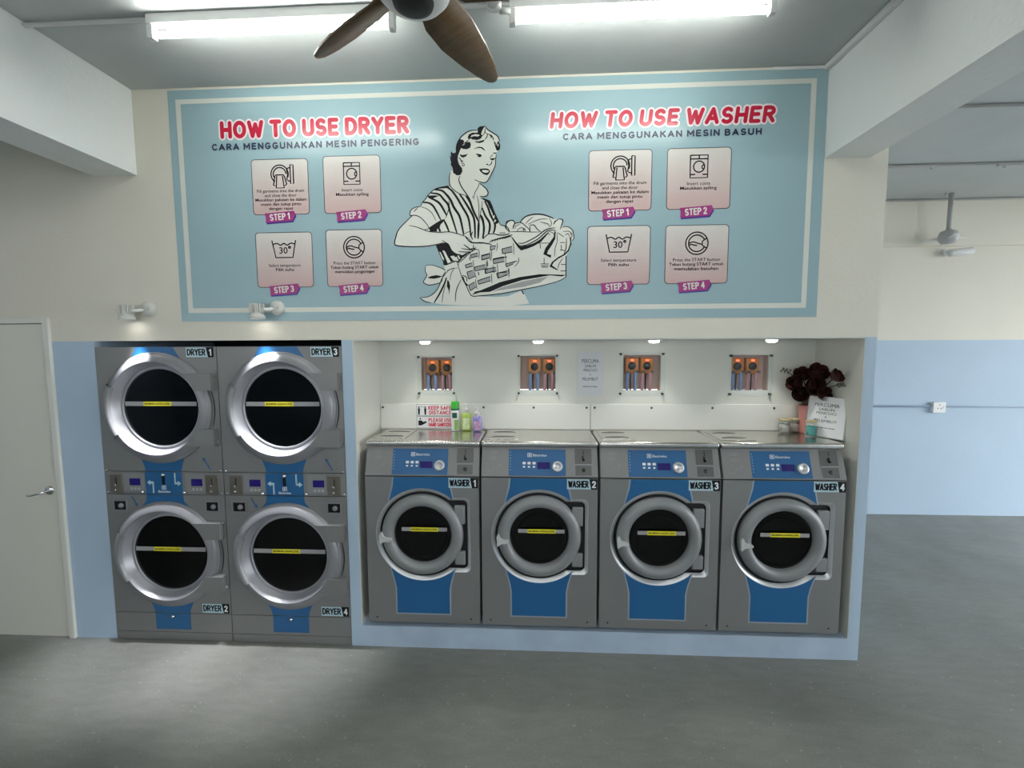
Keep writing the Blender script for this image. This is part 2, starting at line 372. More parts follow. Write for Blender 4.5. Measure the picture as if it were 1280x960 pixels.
# ------------------------------------------------------------ the setting
ZC = 3.508; ZB = 1.994; DX = 1.612; N0, N1 = 1.68, 4.74; XE = 4.804; YB = 2.55; YN = 0.47
XL, XR, YF = -4.0, 11.0, -5.4
struct('floor', bx(XL - 12, XR + 14, YF - 14, YB + .15, -0.1, 0.0), 'floor')
struct('ceiling', bx(XL, XR, YF, YB + .15, ZC, ZC + .12), 'ceiling')
b = NB()
for a in ((XL, -1.2, 0, ZC), (-1.2, -.283, 2.14, ZC), (-.283, 0, 0, ZC), (0, DX, ZB, ZC), (DX, N0, 0, ZC), (N0, N1, 1.992, ZC), (N1, XE, 0, ZC)):
    box(b, a[0], a[1], 0, .12, a[2], a[3])
box(b, DX, N0 - .001, .12, 1.1, 0, ZB); box(b, -.12, -.002, .12, 1.1, 0, 2.2)
struct('wall_back', b, 'wall')
struct('wall_return', bx(XE - .06, XE, .12, YB, 0, ZC), 'wall')
struct('wall_bay', bx(XE - .06, XR, YB, YB + .15, 0, ZC), 'wall')
b = bx(XL - .15, XL, YF, 1.2, 0, ZC); struct('wall_left', b, 'wall')
b = NB(); box(b, XL, XR, YF - .15, YF, 0, 1.9); box(b, XL, XR, YF - .15, YF, 2.34, ZC); box(b, 5.4, XR, YF - .15, YF, 1.9, 2.34); box(b, .9, 1.1, YF - .15, YF, 1.9, 2.34); struct('wall_front', b, 'wall')  # unseen wall; its ribbon opening is added and sized for the daylight it admits
b = NB(); box(b, XR, XR + .15, YF, YB, 3.2, ZC); struct('wall_right', b, 'wall')
struct('wall_dryer_recess', bx(-.12, DX + .02, 1.1, 1.2, 0, 2.3), 'gap')
struct('trim_recess_soffit', bx(0, DX, .12, 1.1, ZB, ZB + .05), 'gap')
struct('trim_plinth', bx(N0, N1, .0, YN + .1, 0, .14), 'plinth')
b = NB(); box(b, N0, N0 + .004, .0015, YN, .14, 1.9915); struct('trim_niche_left', b, 'white')
b = NB(); box(b, N1 - .004, N1, .0015, YN, .14, 1.9915); struct('trim_niche_right', b, 'white')
struct('trim_niche_soffit', bx(N0, N1, .0015, YN + .02, 1.988, 2.06), 'white')
HOLES = [(1.987, 1.633, 2.214, 1.873), (2.703, 1.633, 2.955, 1.88), (3.43, 1.633, 3.69, 1.884), (4.176, 1.633, 4.428, 1.88)]
struct('wall_niche', poly_prism([[(N0, .14), (N1, .14), (N1, 1.99), (N0, 1.99)]] + [[(h[0], h[1]), (h[0], h[3]), (h[2], h[3]), (h[2], h[1])] for h in HOLES], YN, YN + .02), 'white')
b = NB()
for h in HOLES:
    box(b, h[0] - .012, h[0] - .002, YN + .02, YN + .09, h[1] - .01, h[3] + .01); box(b, h[2] + .002, h[2] + .012, YN + .02, YN + .09, h[1] - .01, h[3] + .01)
    box(b, h[0], h[2], YN + .02, YN + .09, h[1] - .012, h[1] - .002); box(b, h[0], h[2], YN + .02, YN + .09, h[3] + .002, h[3] + .012); box(b, h[0] - .01, h[2] + .01, YN + .085, YN + .09, h[1], h[3])
struct('wall_niche_recesses', b, 'recess')
struct('trim_beam_left', bx(.09, .366, YF, -.0, 3.008, ZC), 'beam')
struct('trim_beam_right', bx(4.455, 4.705, YF, -.0, 3.006, ZC), 'beam')
struct('trim_beam_bay', bx(XE, XR, YB - .03, YB, 3.012, ZC), 'wall')
# conduits along ceiling and walls
def conduit(name, pts, r, m='whitep'): return struct(name, tube(pts, r, 10), m)
b = bx(4.424, 4.455, YF, -.0, 3.478, 3.508, bev=.006); struct('trim_cable_duct', b, 'whitep')
b = bx(4.15, 4.424, -.012, 0, 3.488, 3.503); struct('trim_wall_conduit', b, 'whitep')
conduit('trim_ceiling_conduit', [(4.82, .487, 3.497), (XR, .487, 3.497)], .010, 'greyp')
conduit('trim_lamp_conduit', [(4.82, 1.5, 3.497), (XR, 1.5, 3.497)], .010, 'greyp')
conduit('trim_fan_conduit', [(4.82, 2.50, 3.494), (XR, 2.50, 3.494)], .009, 'greyp')
M['pblue'] = mat('painted_blue_conduit', (0.34, 0.43, 0.55), 0.45)
conduit('trim_socket_conduit', [(4.82, YB - .012, 1.255), (XR, YB - .012, 1.255)], .011, 'pblue')
conduit('trim_batten_conduit', [(.366, -.585, 3.492), (4.424, -.585, 3.492)], .010, 'whitep')
# door at the left
d = struct('door_1', bx(-1.16, -.327, -.006, .034, .008, 2.104, bev=.002), 'door')
b = NB(); box(b, -.323, -.283, -.018, .12, 0, 2.145, bev=.004); box(b, -1.2, -1.164, -.018, .12, 0, 2.145, bev=.004); box(b, -1.164, -.323, -.018, .12, 2.108, 2.145, bev=.004)
struct('door_frame', b, 'frame', d)
b = lathe([(0, -.016), (.027, -.016), (.030, -.010), (.030, -.006)], 24, 'Y', (-.375, 0, 1.02))
tube([(-.375, -.012, 1.02), (-.375, -.05, 1.02), (-.378, -.062, 1.019), (-.39, -.066, 1.016), (-.42, -.066, 1.008), (-.45, -.064, 1.0), (-.475, -.060, .998)], .0085, 10, b)
struct('door_handle', smooth(b), 'chrome', d)
b = bx(-1.164, -.323, -.0035, .0, 2.104, 2.108); struct('door_gap', b, 'gap', d)
# ------------------------------------------------------------ wall banner
def D(L): return [(L[i] / 1000, L[i + 1] / 1000) for i in range(0, len(L), 2)]
ban = empty('wall_banner', (2.52, 0, 2.11), 'long light blue instruction banner with a woman carrying a basket, above the machines', 'banner', world=True)
obj('banner_sheet', poly_prism([[(.595, 2.113), (4.452, 2.113), (4.452, 3.494), (.595, 3.494)]], -.003, -.0005), 'banner', ban)
obj('border_stripe', poly_prism([[(.643, 2.166), (4.390, 2.166), (4.390, 3.441), (.643, 3.441)], [(.674, 2.195), (.674, 3.414), (4.361, 3.414), (4.361, 2.195)]], -.0035, None), 'cream', ban)
for s, r, sub, r2, sh in (('HOW TO USE DRYER', (.913, 3.205, 2.068, 3.308), 'CARA MENGGUNAKAN MESIN PENGERING', (.856, 3.138, 2.126, 3.178), 0.0), ('HOW TO USE WASHER', (2.9, 3.208, 4.172, 3.302), 'CARA MENGGUNAKAN MESIN BASUH', (2.972, 3.143, 4.099, 3.181), 0.12)):
    t = heavy('title_word', s, r, -.0052, 'red', ban, w=.235, shear=sh, gap=.10, words=True)
    heavy('title_outline', s, r, -.0042, 'pinkw', t, w=.235, grow=.010, shear=sh, gap=.10, words=True)
    heavy('subtitle_word', sub, r2, -.0052, 'navy', ban, w=.23, gap=.16, words=True)
CARDS = [(1.094, 2.753, 1.447, 3.081, 1, 0), (1.538, 2.753, 1.889, 3.090, 2, 0), (1.098, 2.317, 1.455, 2.650, 3, 0), (1.539, 2.317, 1.887, 2.659, 4, 0),
         (3.122, 2.737, 3.488, 3.082, 1, 1), (3.572, 2.737, 3.936, 3.082, 2, 1), (3.118, 2.311, 3.487, 2.653, 3, 1), (3.572, 2.311, 3.936, 2.650, 4, 1)]
YI = -.0052
def icon(n, cx, cz, k):
    b = NB(); w = .0072
    def ln(*p, w=w): stroke(b, [(cx + x * k, cz + z * k) for x, z in p], w, YI, False)
    def ci(x, z, r, a0=0, a1=2 * PI): stroke(b, [(cx + (x + r * math.cos(a0 + (a1 - a0) * i / 32)) * k, cz + (z + r * math.sin(a0 + (a1 - a0) * i / 32)) * k) for i in range(33)], w, YI, False)
    if n == 1:
        ci(-.12, .1, .52, -PI * .12, PI * 1.3); ci(-.12, .1, .38, 0, PI * 1.15)
        ln((-.42, -.02), (-.36, .06), (.10, .06), (.16, -.02)); ln((-.42, -.02), (-.52, -.52), (-.40, -.56)); ln((-.30, 0), (-.36, -.68), (.12, -.68), (.04, 0)); ln((.16, -.02), (.28, -.48), (.16, -.55))
        ln((.52, .62), (.70, .62), (.70, -.45), (.52, -.45), (.52, .62)); ln((.42, .45), (.52, .45)); ln((.42, .45), (.30, .38)); ln((.42, -.3), (.52, -.3)); ln((.30, .38), (.36, .1), (.30, -.22), (.42, -.3))
    if n == 2:
        ln((-.48, .62), (.48, .62), (.48, -.60), (-.48, -.60), (-.48, .62)); ln((-.48, .42), (.48, .42)); ln((0, .62), (0, .42)); ci(0, 0, .30); ln((.28, .12), (.17, .04), (.17, -.08), (.28, -.16)); ln((-.48, -.42), (-.2, -.42)); ln((.2, -.42), (.48, -.42))
    if n == 3:
        ln((-.72, .55), (-.52, -.45), (.52, -.45), (.72, .55)); stroke(b, sm([(cx + x * k, cz + z * k) for x, z in ((-.65, .32), (-.42, .38), (-.2, .27), (0, .38), (.2, .27), (.42, .38), (.65, .34))]), w, YI, False)
        ci(.34, .14, .055)
    if n == 4:
        ci(0, 0, .62); ci(0, 0, .46, .35, 2 * PI - .35); ln((.44, .22), (.30, .10), (.30, -.10), (.44, -.22)); ln((.44, .22), (.54, .26)); ln((.44, -.22), (.54, -.26))
        stroke(b, sm([(cx + x * k, cz + z * k) for x, z in ((-.45, .0), (-.2, .08), (.05, -.0), (.30, -.06))]), w, YI, False); stroke(b, sm([(cx + x * k, cz + z * k) for x, z in ((-.42, -.10), (-.28, -.06), (-.15, -.10), (.02, -.12))]), w, YI, False)
    return b
for x0, z0, x1, z1, n, wsh in CARDS:
    cx = (x0 + x1) / 2; H = z1 - z0; Wd = x1 - x0
    cd = obj('step_card', poly_prism([rrect(x0, z0, x1, z1, .022)], -.0038, None), 'card', ban)
    o_ = obj('card_outline', poly_prism([rrect(x0, z0, x1, z1, .022), rrect(x0 + .004, z0 + .004, x1 - .004, z1 - .004, .019)[::-1]], -.0046, None), 'darkline', cd)
    k = .103
    obj('icon', icon(n, cx + (.012 if n == 1 else 0), z1 - (.100 if n == 1 else .106), k), 'ink', cd)
    if n == 3: text('icon_number', '30', (cx - .030, z1 - .129, cx + .022, z1 - .090), YI, 'ink', cd, bold=.01)
    L = {1: [('Fill garments into the drum', 0, .83), ('and close the door', 0, .56), ('Masukkan pakaian ke dalam', 1, .90), ('mesin dan tutup pintu', 1, .71), ('dengan rapat', 1, .43)],
         2: [('Insert coins', 0, .36), ('Masukkan syiling', 1, .57)],
         3: [('Select temperature', 0, .56), ('Pilih suhu', 1, .32)],
         4: [('Press the START button', 0, .74), ('Tekan butang START untuk', 1, .86), ('memulakan basuhan' if wsh else 'memulakan pengeringan', 1, .70)]}[n]
    zt = z1 - (.178 if n == 1 else .190)
    for i, (s, bo, fr) in enumerate(L):
        fw = fr * Wd / 2; desc = .005 if any(c in s for c in 'gpy') else 0; zz = zt - i * .0258
        text('card_text', s, (cx - fw, zz - .0185 - desc, cx + fw, zz), YI, 'ink', cd, bold=.008 if bo else 0.0)
    # tilted STEP tag
    tx = cx - .008; tz = z0 - .012; a = math.radians(4 if n < 3 else 4.5); ca, sa = math.cos(a), math.sin(a)
    def tp(ps, dx=0, dz=0): return [(tx + (x + dx) * ca - (z + dz) * sa, tz + (x + dx) * sa + (z + dz) * ca) for x, z in ps]
    shp = [(-.094, -.028), (.072, -.030), (.096, .004), (.088, .028), (-.094, .028), (-.090, 0)]
    tg = obj('step_tag', poly_prism([tp(shp)], -.0062, None), 'magenta', ban)
    obj('tag_shadow', poly_prism([tp(shp, .004, -.009)], -.0054, None), 'purple', tg)
    heavy('tag_text', 'STEP %d' % n, (tx - .066, tz - .020, tx + .060, tz + .020), -.0068, 'cream', tg, w=.19, rot=a, gap=.12)
# the drawing: a woman in a striped blouse with a laundry basket
# outlines of the drawing, millimetres on the wall plane (x, z)
T = json.loads('''{"F":[[2346,3105,2350,3134,2366,3164,2394,3193,2429,3211,2456,3216,2473,3212,2483,3232,2518,3236,2535,3214,2570,3194,2597,3170,2603,3145,2605,3102,2584,3086,2580,3048,2576,3010,2555,2967,2533,2929,2515,2915,2488,2915,2479,2905,2470,2888,2461,2862,2425,2841,2380,2864,2336,2891,2314,2934,2324,2977,2337,3003,2349,3062],[2307,2980,2304,2935,2307,2900,2333,2873,2365,2853,2401,2844,2424,2813,2451,2739,2479,2681,2483,2723,2496,2808,2484,2831,2508,2834,2528,2842,2532,2861,2517,2884,2483,2911,2481,2931,2415,2985,2335,3003],[2303,2902,2249,2894,2212,2882,2176,2852,2166,2840,2153,2822,2139,2810,2129,2788,2102,2783,2070,2767,2061,2737,2080,2734,2036,2698,1989,2650,1970,2602,1964,2569,1982,2558,2060,2552,2152,2553,2216,2561,2261,2571,2279,2575,2315,2535,2378,2494,2469,2519,2514,2563,2511,2694,2512,2789,2499,2824,2464,2851,2383,2870,2329,2879],[2452,2828,2484,2829,2516,2821,2544,2809,2563,2768,2579,2725,2594,2686,2610,2669,2630,2659,2642,2643,2673,2619,2673,2580,2569,2567,2449,2568,2443,2685],[2260,2448,2341,2466,2372,2485,2422,2470,2420,2337,2430,2252,2571,2246,2647,2250,2729,2283,2744,2268,2775,2205,2671,2195,2368,2198,2241,2205,2197,2214,2154,2219,2113,2245,2165,2253,2206,2280,2232,2319,2248,2359,2269,2403],[2151,2437,2184,2441,2229,2428,2270,2406,2248,2344,2207,2327,2166,2322,2138,2335,2136,2345,2157,2380,2147,2405],[2346,2439,2372,2471,2443,2533,2498,2567,2542,2577,2661,2610,2721,2626,2840,2636,2899,2652,2934,2649,2993,2598,2996,2360,2947,2335,2840,2308,2720,2286,2599,2265,2478,2254,2430,2254,2410,2282,2375,2357],[2632,2616,2638,2668,2656,2691,2680,2694,2691,2676,2721,2681,2751,2712,2798,2726,2851,2725,2899,2710,2922,2698,2957,2697,2975,2685,2969,2657,3005,2650,3034,2632,3040,2609,3040,2586,3029,2569,3020,2528,2994,2482,2946,2501,2840,2560,2691,2569],[2252,2585,2272,2573,2292,2560,2312,2521,2342,2501,2372,2504,2397,2512,2443,2533,2433,2573,2394,2603,2344,2628,2273,2634]],"I":[[2316,3099,2323,3089,2334,3087,2344,3092,2343,3113,2348,3137,2357,3156,2371,3165,2389,3161,2395,3150,2384,3134,2374,3113,2365,3092,2356,3070,2354,3049,2362,3023,2380,2999,2381,2980,2368,2961,2348,2960,2326,2975,2323,3003,2311,3025,2315,3031,2306,3076,2316,3063,2313,3084],[2370,3125,2393,3133,2406,3146,2428,3149,2434,3134,2429,3115,2410,3107,2388,3109,2375,3115],[2474,3224,2487,3234,2520,3236,2509,3223,2500,3207,2494,3190,2475,3193],[2415,3173,2422,3190,2442,3200,2473,3199,2493,3194,2502,3181,2493,3165,2473,3158,2446,3161,2431,3168,2422,3161],[2456,3155,2473,3149,2497,3154,2517,3159,2508,3146,2486,3140,2466,3143],[2366,3081,2383,3075,2403,3078,2415,3083,2405,3067,2387,3060,2373,3065],[2568,3148,2580,3141,2582,3124,2589,3141,2597,3150,2606,3130,2606,3104,2596,3094,2584,3097,2576,3120],[2533,3193,2557,3184,2568,3167,2571,3150,2564,3158,2559,3173,2553,3163,2549,3178],[2449,3103,2464,3115,2481,3120,2499,3117,2512,3107,2520,3095,2508,3101,2492,3112,2472,3113,2459,3108],[2459,3080,2476,3080,2492,3076,2499,3068,2490,3064,2479,3065,2470,3073],[2561,3078,2567,3084,2581,3084,2586,3075,2574,3079],[2543,3051,2556,3052,2580,3054,2571,3045,2563,3040,2552,3043],[2480,2993,2500,2995,2516,2996,2533,2993,2546,2983,2540,2966,2526,2956,2506,2963,2491,2975],[2484,2829,2516,2822,2544,2810,2557,2783,2571,2745,2598,2686,2584,2675,2570,2677,2578,2698,2567,2702,2571,2718,2557,2726,2551,2753,2539,2772,2528,2799,2512,2811],[2213,2883,2249,2894,2294,2900,2307,2893,2294,2888,2249,2886],[2167,2847,2203,2848,2243,2846,2221,2838,2202,2830,2178,2831],[2174,2660,2218,2688,2255,2707,2275,2709,2263,2694,2245,2677,2240,2659,2249,2637,2226,2637,2181,2639],[2214,2557,2272,2571,2292,2560,2312,2521,2342,2500,2382,2490,2367,2471,2349,2451,2341,2461,2311,2458,2275,2438,2260,2438,2255,2463,2243,2487,2228,2522],[2423,2578,2443,2570,2489,2571,2498,2562,2453,2563,2428,2568],[2159,2366,2183,2375,2213,2380,2251,2374,2233,2365,2203,2359,2175,2361],[2281,2351,2291,2343,2298,2314,2293,2284,2291,2259,2288,2289,2277,2314],[2479,2286,2539,2309,2600,2334,2720,2363,2840,2378,2994,2372,2971,2363,2899,2370,2840,2361,2732,2344,2618,2310,2539,2277,2478,2274,2430,2260,2450,2280],[2370,2372,2380,2367,2390,2337,2410,2317,2395,2312,2380,2337],[2661,2613,2679,2592,2703,2562,2727,2542,2762,2547,2804,2561,2840,2581,2875,2612,2899,2632,2881,2606,2846,2566,2804,2543,2768,2529,2727,2518,2709,2536,2679,2580],[2925,2628,2933,2623,2930,2582,2911,2548,2887,2513,2882,2496,2906,2489,2904,2472,2887,2481,2859,2495,2872,2531,2899,2565,2920,2594],[3014,2598,3024,2586,3026,2552,3011,2511,2988,2488,2947,2466,2920,2445,2912,2428,2950,2401,2941,2400,2896,2422,2911,2449,2947,2477,2982,2494,3005,2517,3018,2557]],"W":[[2433,3175,2438,3185,2460,3191,2482,3188,2487,3183,2473,3177,2460,3180,2449,3179],[2591,3137,2597,3128,2594,3115,2590,3124],[2496,2985,2516,2987,2540,2982,2533,2973,2520,2970,2504,2975],[2553,2745,2559,2737,2558,2726,2552,2734],[2567,2729,2571,2722,2563,2706,2559,2714],[2575,2702,2580,2696,2570,2683,2566,2691],[2222,2646,2230,2655,2235,2637,2224,2637],[2254,2524,2264,2525,2272,2516,2286,2487,2305,2458,2286,2448,2276,2472,2264,2502],[2235,2519,2244,2514,2262,2477,2263,2465,2252,2477],[2301,2491,2322,2494,2337,2479,2344,2464,2321,2463,2311,2476],[2344,2493,2352,2496,2362,2476,2354,2471],[2332,2486,2339,2488,2351,2464,2345,2461],[2270,2435,2336,2459,2351,2422,2320,2422,2290,2413,2269,2398]],"G":[[2551,2279,2618,2305,2732,2336,2840,2356,2887,2361,2840,2329,2750,2306,2630,2290],[2613,2529,2673,2543,2676,2510,2616,2501],[2559,2472,2625,2483,2628,2455,2562,2443],[2510,2412,2576,2421,2579,2399,2516,2388],[2579,2387,2642,2393,2645,2376,2588,2357],[2490,2493,2541,2504,2538,2477,2492,2465],[2634,2441,2703,2457,2679,2440,2639,2423],[2422,2497,2468,2509,2468,2489,2427,2479],[2391,2438,2432,2450,2437,2430,2396,2420],[2447,2424,2512,2439,2517,2415,2452,2402],[2509,2409,2552,2419,2560,2399,2512,2385],[2466,2345,2542,2368,2544,2343,2471,2322],[2587,2388,2647,2401,2647,2379,2592,2359],[2401,2396,2436,2406,2451,2371,2411,2354],[2410,2317,2446,2337,2456,2307,2420,2285],[2490,2489,2533,2499,2535,2478,2492,2467],[2543,2547,2578,2548,2573,2531,2543,2522]],"S":[[4,2346,3105,2352,3139,2373,3174,2407,3201,2438,3212,2473,3212],[4,2518,3234,2535,3214,2566,3194,2592,3175,2604,3145],[3,2422,3161,2406,3148,2384,3134],[3,2517,3159,2528,3174,2535,3193],[2,2522,3223,2518,3202,2535,3185],[2,2500,3179,2513,3194,2518,3219],[2,2472,3065,2485,3062,2492,3064],[2,2545,3057,2556,3065,2561,3073],[3,2556,3038,2554,3023,2545,3015,2537,3011],[4,2524,3019,2534,3017],[2,2380,3021,2385,3027,2392,3023,2393,3016,2387,3012,2381,3015,2380,3021],[3,2358,3062,2369,3053,2378,3036,2382,3029],[2,2376,3044,2383,3041,2385,3036],[3,2453,2933,2484,2920,2515,2915,2533,2929,2555,2967,2576,3010,2579,3044,2583,3073],[4,2366,2956,2360,2933,2374,2895,2409,2844,2428,2809,2451,2739,2479,2681],[2,2466,2843,2476,2793,2477,2739,2473,2704],[2,2497,2808,2494,2773,2483,2723,2478,2685],[2,2481,2915,2473,2889,2453,2855,2448,2820],[2,2441,2840,2442,2828],[3,2311,2978,2304,2958,2306,2904,2333,2873,2365,2853,2401,2844],[4,2483,2911,2517,2884,2532,2861,2528,2842,2508,2834,2484,2837],[9,2512,2809,2531,2772,2547,2726,2570,2683,2571,2648,2562,2621],[9,2496,2771,2515,2723,2539,2684,2540,2645,2532,2618],[9,2486,2729,2501,2688,2506,2645,2498,2591],[8,2474,2689,2472,2646,2471,2592],[3,2303,2902,2249,2894,2212,2882,2176,2852,2166,2840,2153,2822,2139,2810,2129,2788],[10,2212,2881,2257,2874,2288,2846,2310,2815,2328,2775,2359,2727,2374,2670,2384,2615],[9,2289,2891,2316,2873,2347,2831,2377,2779,2410,2722,2421,2669,2427,2603],[9,2361,2854,2387,2818,2422,2761,2446,2712,2452,2656,2452,2594],[9,2399,2843,2425,2804,2445,2751,2477,2686],[8,2477,2686,2474,2642,2470,2590],[7,2489,2729,2504,2685,2501,2589],[9,2190,2862,2239,2853,2266,2824,2292,2794,2303,2754,2322,2697,2344,2625],[9,2180,2835,2216,2819,2243,2799,2265,2764,2284,2728],[8,2139,2809,2175,2805,2202,2787,2224,2751,2248,2703],[3,2297,2815,2299,2785,2291,2750,2277,2715],[8,2266,2703,2281,2672,2296,2635],[2,2384,2617,2407,2630,2421,2634],[4,2439,2634,2429,2608,2438,2586],[4,2078,2734,2036,2698,1989,2650,1970,2602,1964,2569,1982,2558,2060,2551,2152,2552,2216,2561,2261,2571],[3,2054,2676,2099,2666,2140,2650,2181,2637,2244,2633,2299,2634,2344,2623,2389,2608,2416,2590,2433,2573],[3,2129,2784,2102,2783,2070,2767,2061,2746,2064,2733,2085,2735,2119,2725,2150,2696,2174,2660,2149,2649],[2,2111,2782,2097,2767,2083,2754],[2,2127,2784,2165,2770,2196,2743,2218,2699],[3,2252,2585,2272,2573,2292,2560,2312,2523,2342,2502,2372,2493],[3,2270,2435,2336,2459,2351,2424],[3,2351,2422,2320,2420,2280,2405],[4,2383,2559,2408,2541,2423,2531,2448,2538],[3,2368,2536,2413,2528,2453,2526],[3,2352,2518,2392,2514,2433,2516],[4,2347,2504,2372,2493,2397,2504,2443,2521],[4,2352,2476,2382,2490,2413,2512],[5,2394,2603,2423,2573,2453,2567,2493,2567,2553,2556],[3,2443,2558,2445,2533,2473,2526],[2,2351,2451,2367,2461,2374,2471],[2,2363,2461,2378,2471,2384,2479],[2,2374,2471,2389,2480,2395,2488],[2,2385,2480,2400,2490,2405,2497],[2,2396,2490,2411,2500,2415,2505],[2,2407,2500,2423,2509,2425,2514],[2,2419,2509,2434,2519,2435,2523],[2,2430,2519,2445,2528,2445,2531],[2,2441,2529,2456,2538,2456,2540],[3,2151,2437,2184,2441,2229,2428,2270,2406,2254,2374,2243,2339,2207,2327,2166,2322,2138,2335,2136,2345,2157,2380,2147,2405,2151,2437],[3,2111,2246,2165,2253,2206,2280,2232,2319,2251,2364,2290,2408],[3,2111,2246,2139,2225,2179,2215],[7,2197,2214,2232,2269,2263,2329,2276,2366],[2,2246,2214,2255,2274,2268,2319],[2,2323,2417,2305,2388,2297,2348],[3,2365,2352,2342,2308,2331,2268,2328,2221],[4,2729,2283,2743,2261],[3,2994,2360,2947,2335,2840,2308,2720,2286,2599,2265,2478,2254,2430,2254,2410,2282,2395,2317,2373,2357,2353,2417,2344,2442],[3,2994,2482,2994,2360],[3,2370,2377,2396,2367,2400,2337],[2.5,2613,2529,2673,2543],[2.5,2613,2529,2616,2501],[2.5,2616,2501,2676,2510],[2,2680,2563,2683,2539,2684,2493],[2.5,2559,2472,2625,2483],[2.5,2559,2472,2562,2443],[2.5,2562,2443,2628,2455],[2,2632,2503,2634,2480,2636,2438],[2.5,2510,2412,2576,2421],[2.5,2510,2412,2516,2388],[2.5,2516,2388,2579,2399],[2,2584,2441,2586,2418,2588,2381],[2.5,2579,2387,2642,2393],[2.5,2579,2387,2588,2357],[2.5,2588,2357,2645,2376],[2,2650,2414,2652,2390,2654,2358],[2.5,2490,2493,2541,2504],[2.5,2490,2493,2492,2465],[2.5,2492,2465,2538,2477],[2,2548,2524,2551,2501,2546,2459],[2.5,2634,2441,2703,2457],[2.5,2634,2441,2639,2423],[2.5,2639,2423,2679,2440],[2,2710,2478,2712,2454,2687,2422],[2.5,2422,2497,2468,2509],[2.5,2422,2497,2427,2479],[2.5,2427,2479,2468,2489],[2,2474,2526,2476,2506,2474,2474],[2.5,2391,2438,2432,2450],[2.5,2391,2438,2396,2420],[2.5,2396,2420,2437,2430],[2,2438,2467,2440,2448,2444,2416],[2.5,2447,2424,2512,2439],[2.5,2447,2424,2452,2402],[2.5,2452,2402,2517,2415],[2,2518,2456,2520,2437,2524,2400],[2.5,2509,2409,2552,2419],[2.5,2509,2409,2512,2385],[2.5,2512,2385,2560,2399],[2,2558,2436,2560,2417,2567,2385],[2.5,2466,2345,2542,2368],[2.5,2466,2345,2471,2322],[2.5,2471,2322,2544,2343],[2,2548,2385,2550,2365,2551,2328],[2.5,2587,2388,2647,2401],[2.5,2587,2388,2592,2359],[2.5,2592,2359,2647,2379],[2,2653,2418,2655,2398,2654,2364],[2.5,2401,2396,2436,2406],[2.5,2401,2396,2411,2354],[2.5,2411,2354,2451,2371],[2,2443,2423,2444,2403,2458,2356],[2.5,2410,2317,2446,2337],[2.5,2410,2317,2420,2285],[2.5,2420,2285,2456,2307],[2,2452,2354,2454,2334,2462,2292],[2.5,2490,2489,2533,2499],[2.5,2490,2489,2492,2467],[2.5,2492,2467,2535,2478],[2,2539,2516,2541,2496,2542,2463],[2.5,2543,2547,2578,2548],[2.5,2543,2547,2543,2522],[2.5,2543,2522,2573,2531],[2,2584,2565,2586,2546,2580,2517],[3,2563,2468,2643,2482],[3,2523,2464,2527,2429],[3,2417,2485,2422,2465],[3,2469,2396,2474,2376],[4,2709,2562,2745,2562,2816,2596,2863,2630,2893,2643,2931,2646],[4,2718,2546,2762,2551,2828,2584,2875,2624,2899,2634,2934,2631],[2,2650,2627,2721,2629,2780,2625,2840,2624],[2,2939,2622,2941,2570,2930,2530,2926,2478],[2,2893,2626,2911,2620,2922,2608],[2,2881,2615,2899,2610],[2,2946,2617,2981,2593],[3,2996,2587,2994,2529,2981,2493],[2,2947,2410,2953,2436,2976,2471],[2,2831,2559,2893,2559],[2,2840,2555,2843,2528],[2,2864,2473,2864,2437],[2,2843,2438,2893,2437],[2,2846,2427,2890,2427],[2,2849,2419,2887,2418],[2,2958,2518,2988,2514],[2,2965,2547,2967,2519],[2,2964,2433,2993,2433],[2,2958,2561,2988,2561],[2,2962,2396,2991,2395],[4,2656,2630,2639,2651,2639,2674,2656,2691,2678,2694,2689,2679,2679,2644],[3,2679,2644,2684,2667,2703,2679,2733,2678,2757,2657,2774,2643,2779,2625],[2,2691,2644,2697,2661,2721,2670],[2,2703,2629,2715,2647,2739,2649,2745,2630],[3,2739,2635,2746,2646,2754,2631],[5,2721,2681,2751,2712,2798,2726,2851,2725,2899,2710,2922,2699],[2,2754,2672,2769,2689,2798,2712],[2,2769,2669,2810,2688,2851,2699,2887,2697],[3,2777,2663,2804,2665,2822,2642,2846,2624],[2,2780,2660,2780,2625],[2,2840,2682,2887,2670,2893,2652],[2,2893,2704,2908,2675,2899,2652],[3,2931,2689,2919,2666],[3,2919,2666,2934,2686,2952,2697],[4,2952,2698,2972,2692,2972,2677,2958,2637],[3,2967,2648,2999,2653,3028,2635,3037,2609,3040,2586,3029,2569],[2,2975,2625,3011,2624,3031,2606],[2,2987,2604,3005,2611,3014,2595],[2,3017,2615,3029,2598,3020,2586],[3,2594,2686,2610,2667,2630,2663,2638,2643],[4,2562,2620,2594,2611,2634,2611,2661,2619],[3,2638,2664,2642,2686,2662,2695],[2,2598,2622,2634,2622],[3,2638,2664,2652,2647,2658,2627],[3,2502,2591,2522,2610,2538,2618,2570,2617],[4,2570,2582,2594,2590,2633,2593,2669,2604],[2.5,2535,2565,2554,2581,2569,2579],[2.5,2551,2570,2569,2585,2584,2584],[2.5,2567,2574,2585,2589,2600,2588],[2.5,2582,2578,2600,2593,2615,2592],[2.5,2598,2583,2616,2597,2631,2597],[2.5,2614,2587,2632,2600,2646,2601],[2.5,2629,2592,2647,2604,2662,2606],[2.5,2645,2596,2663,2608,2677,2610]]}''')
b = NB()
for i, L in enumerate(T['F']): poly_prism([D(L)], -.0040 - .00002 * i, None, b)
obj('drawing_ground', b, 'cream', ban)
b = NB()
for i, L in enumerate(T['G']): poly_prism([D(L)], -.0044 - .00001 * i, None, b)
obj('drawing_shading', b, 'greyprint', ban)
b = NB()
for i, L in enumerate(T['I']): poly_prism([D(L)], -.0048 - .000004 * i, None, b)
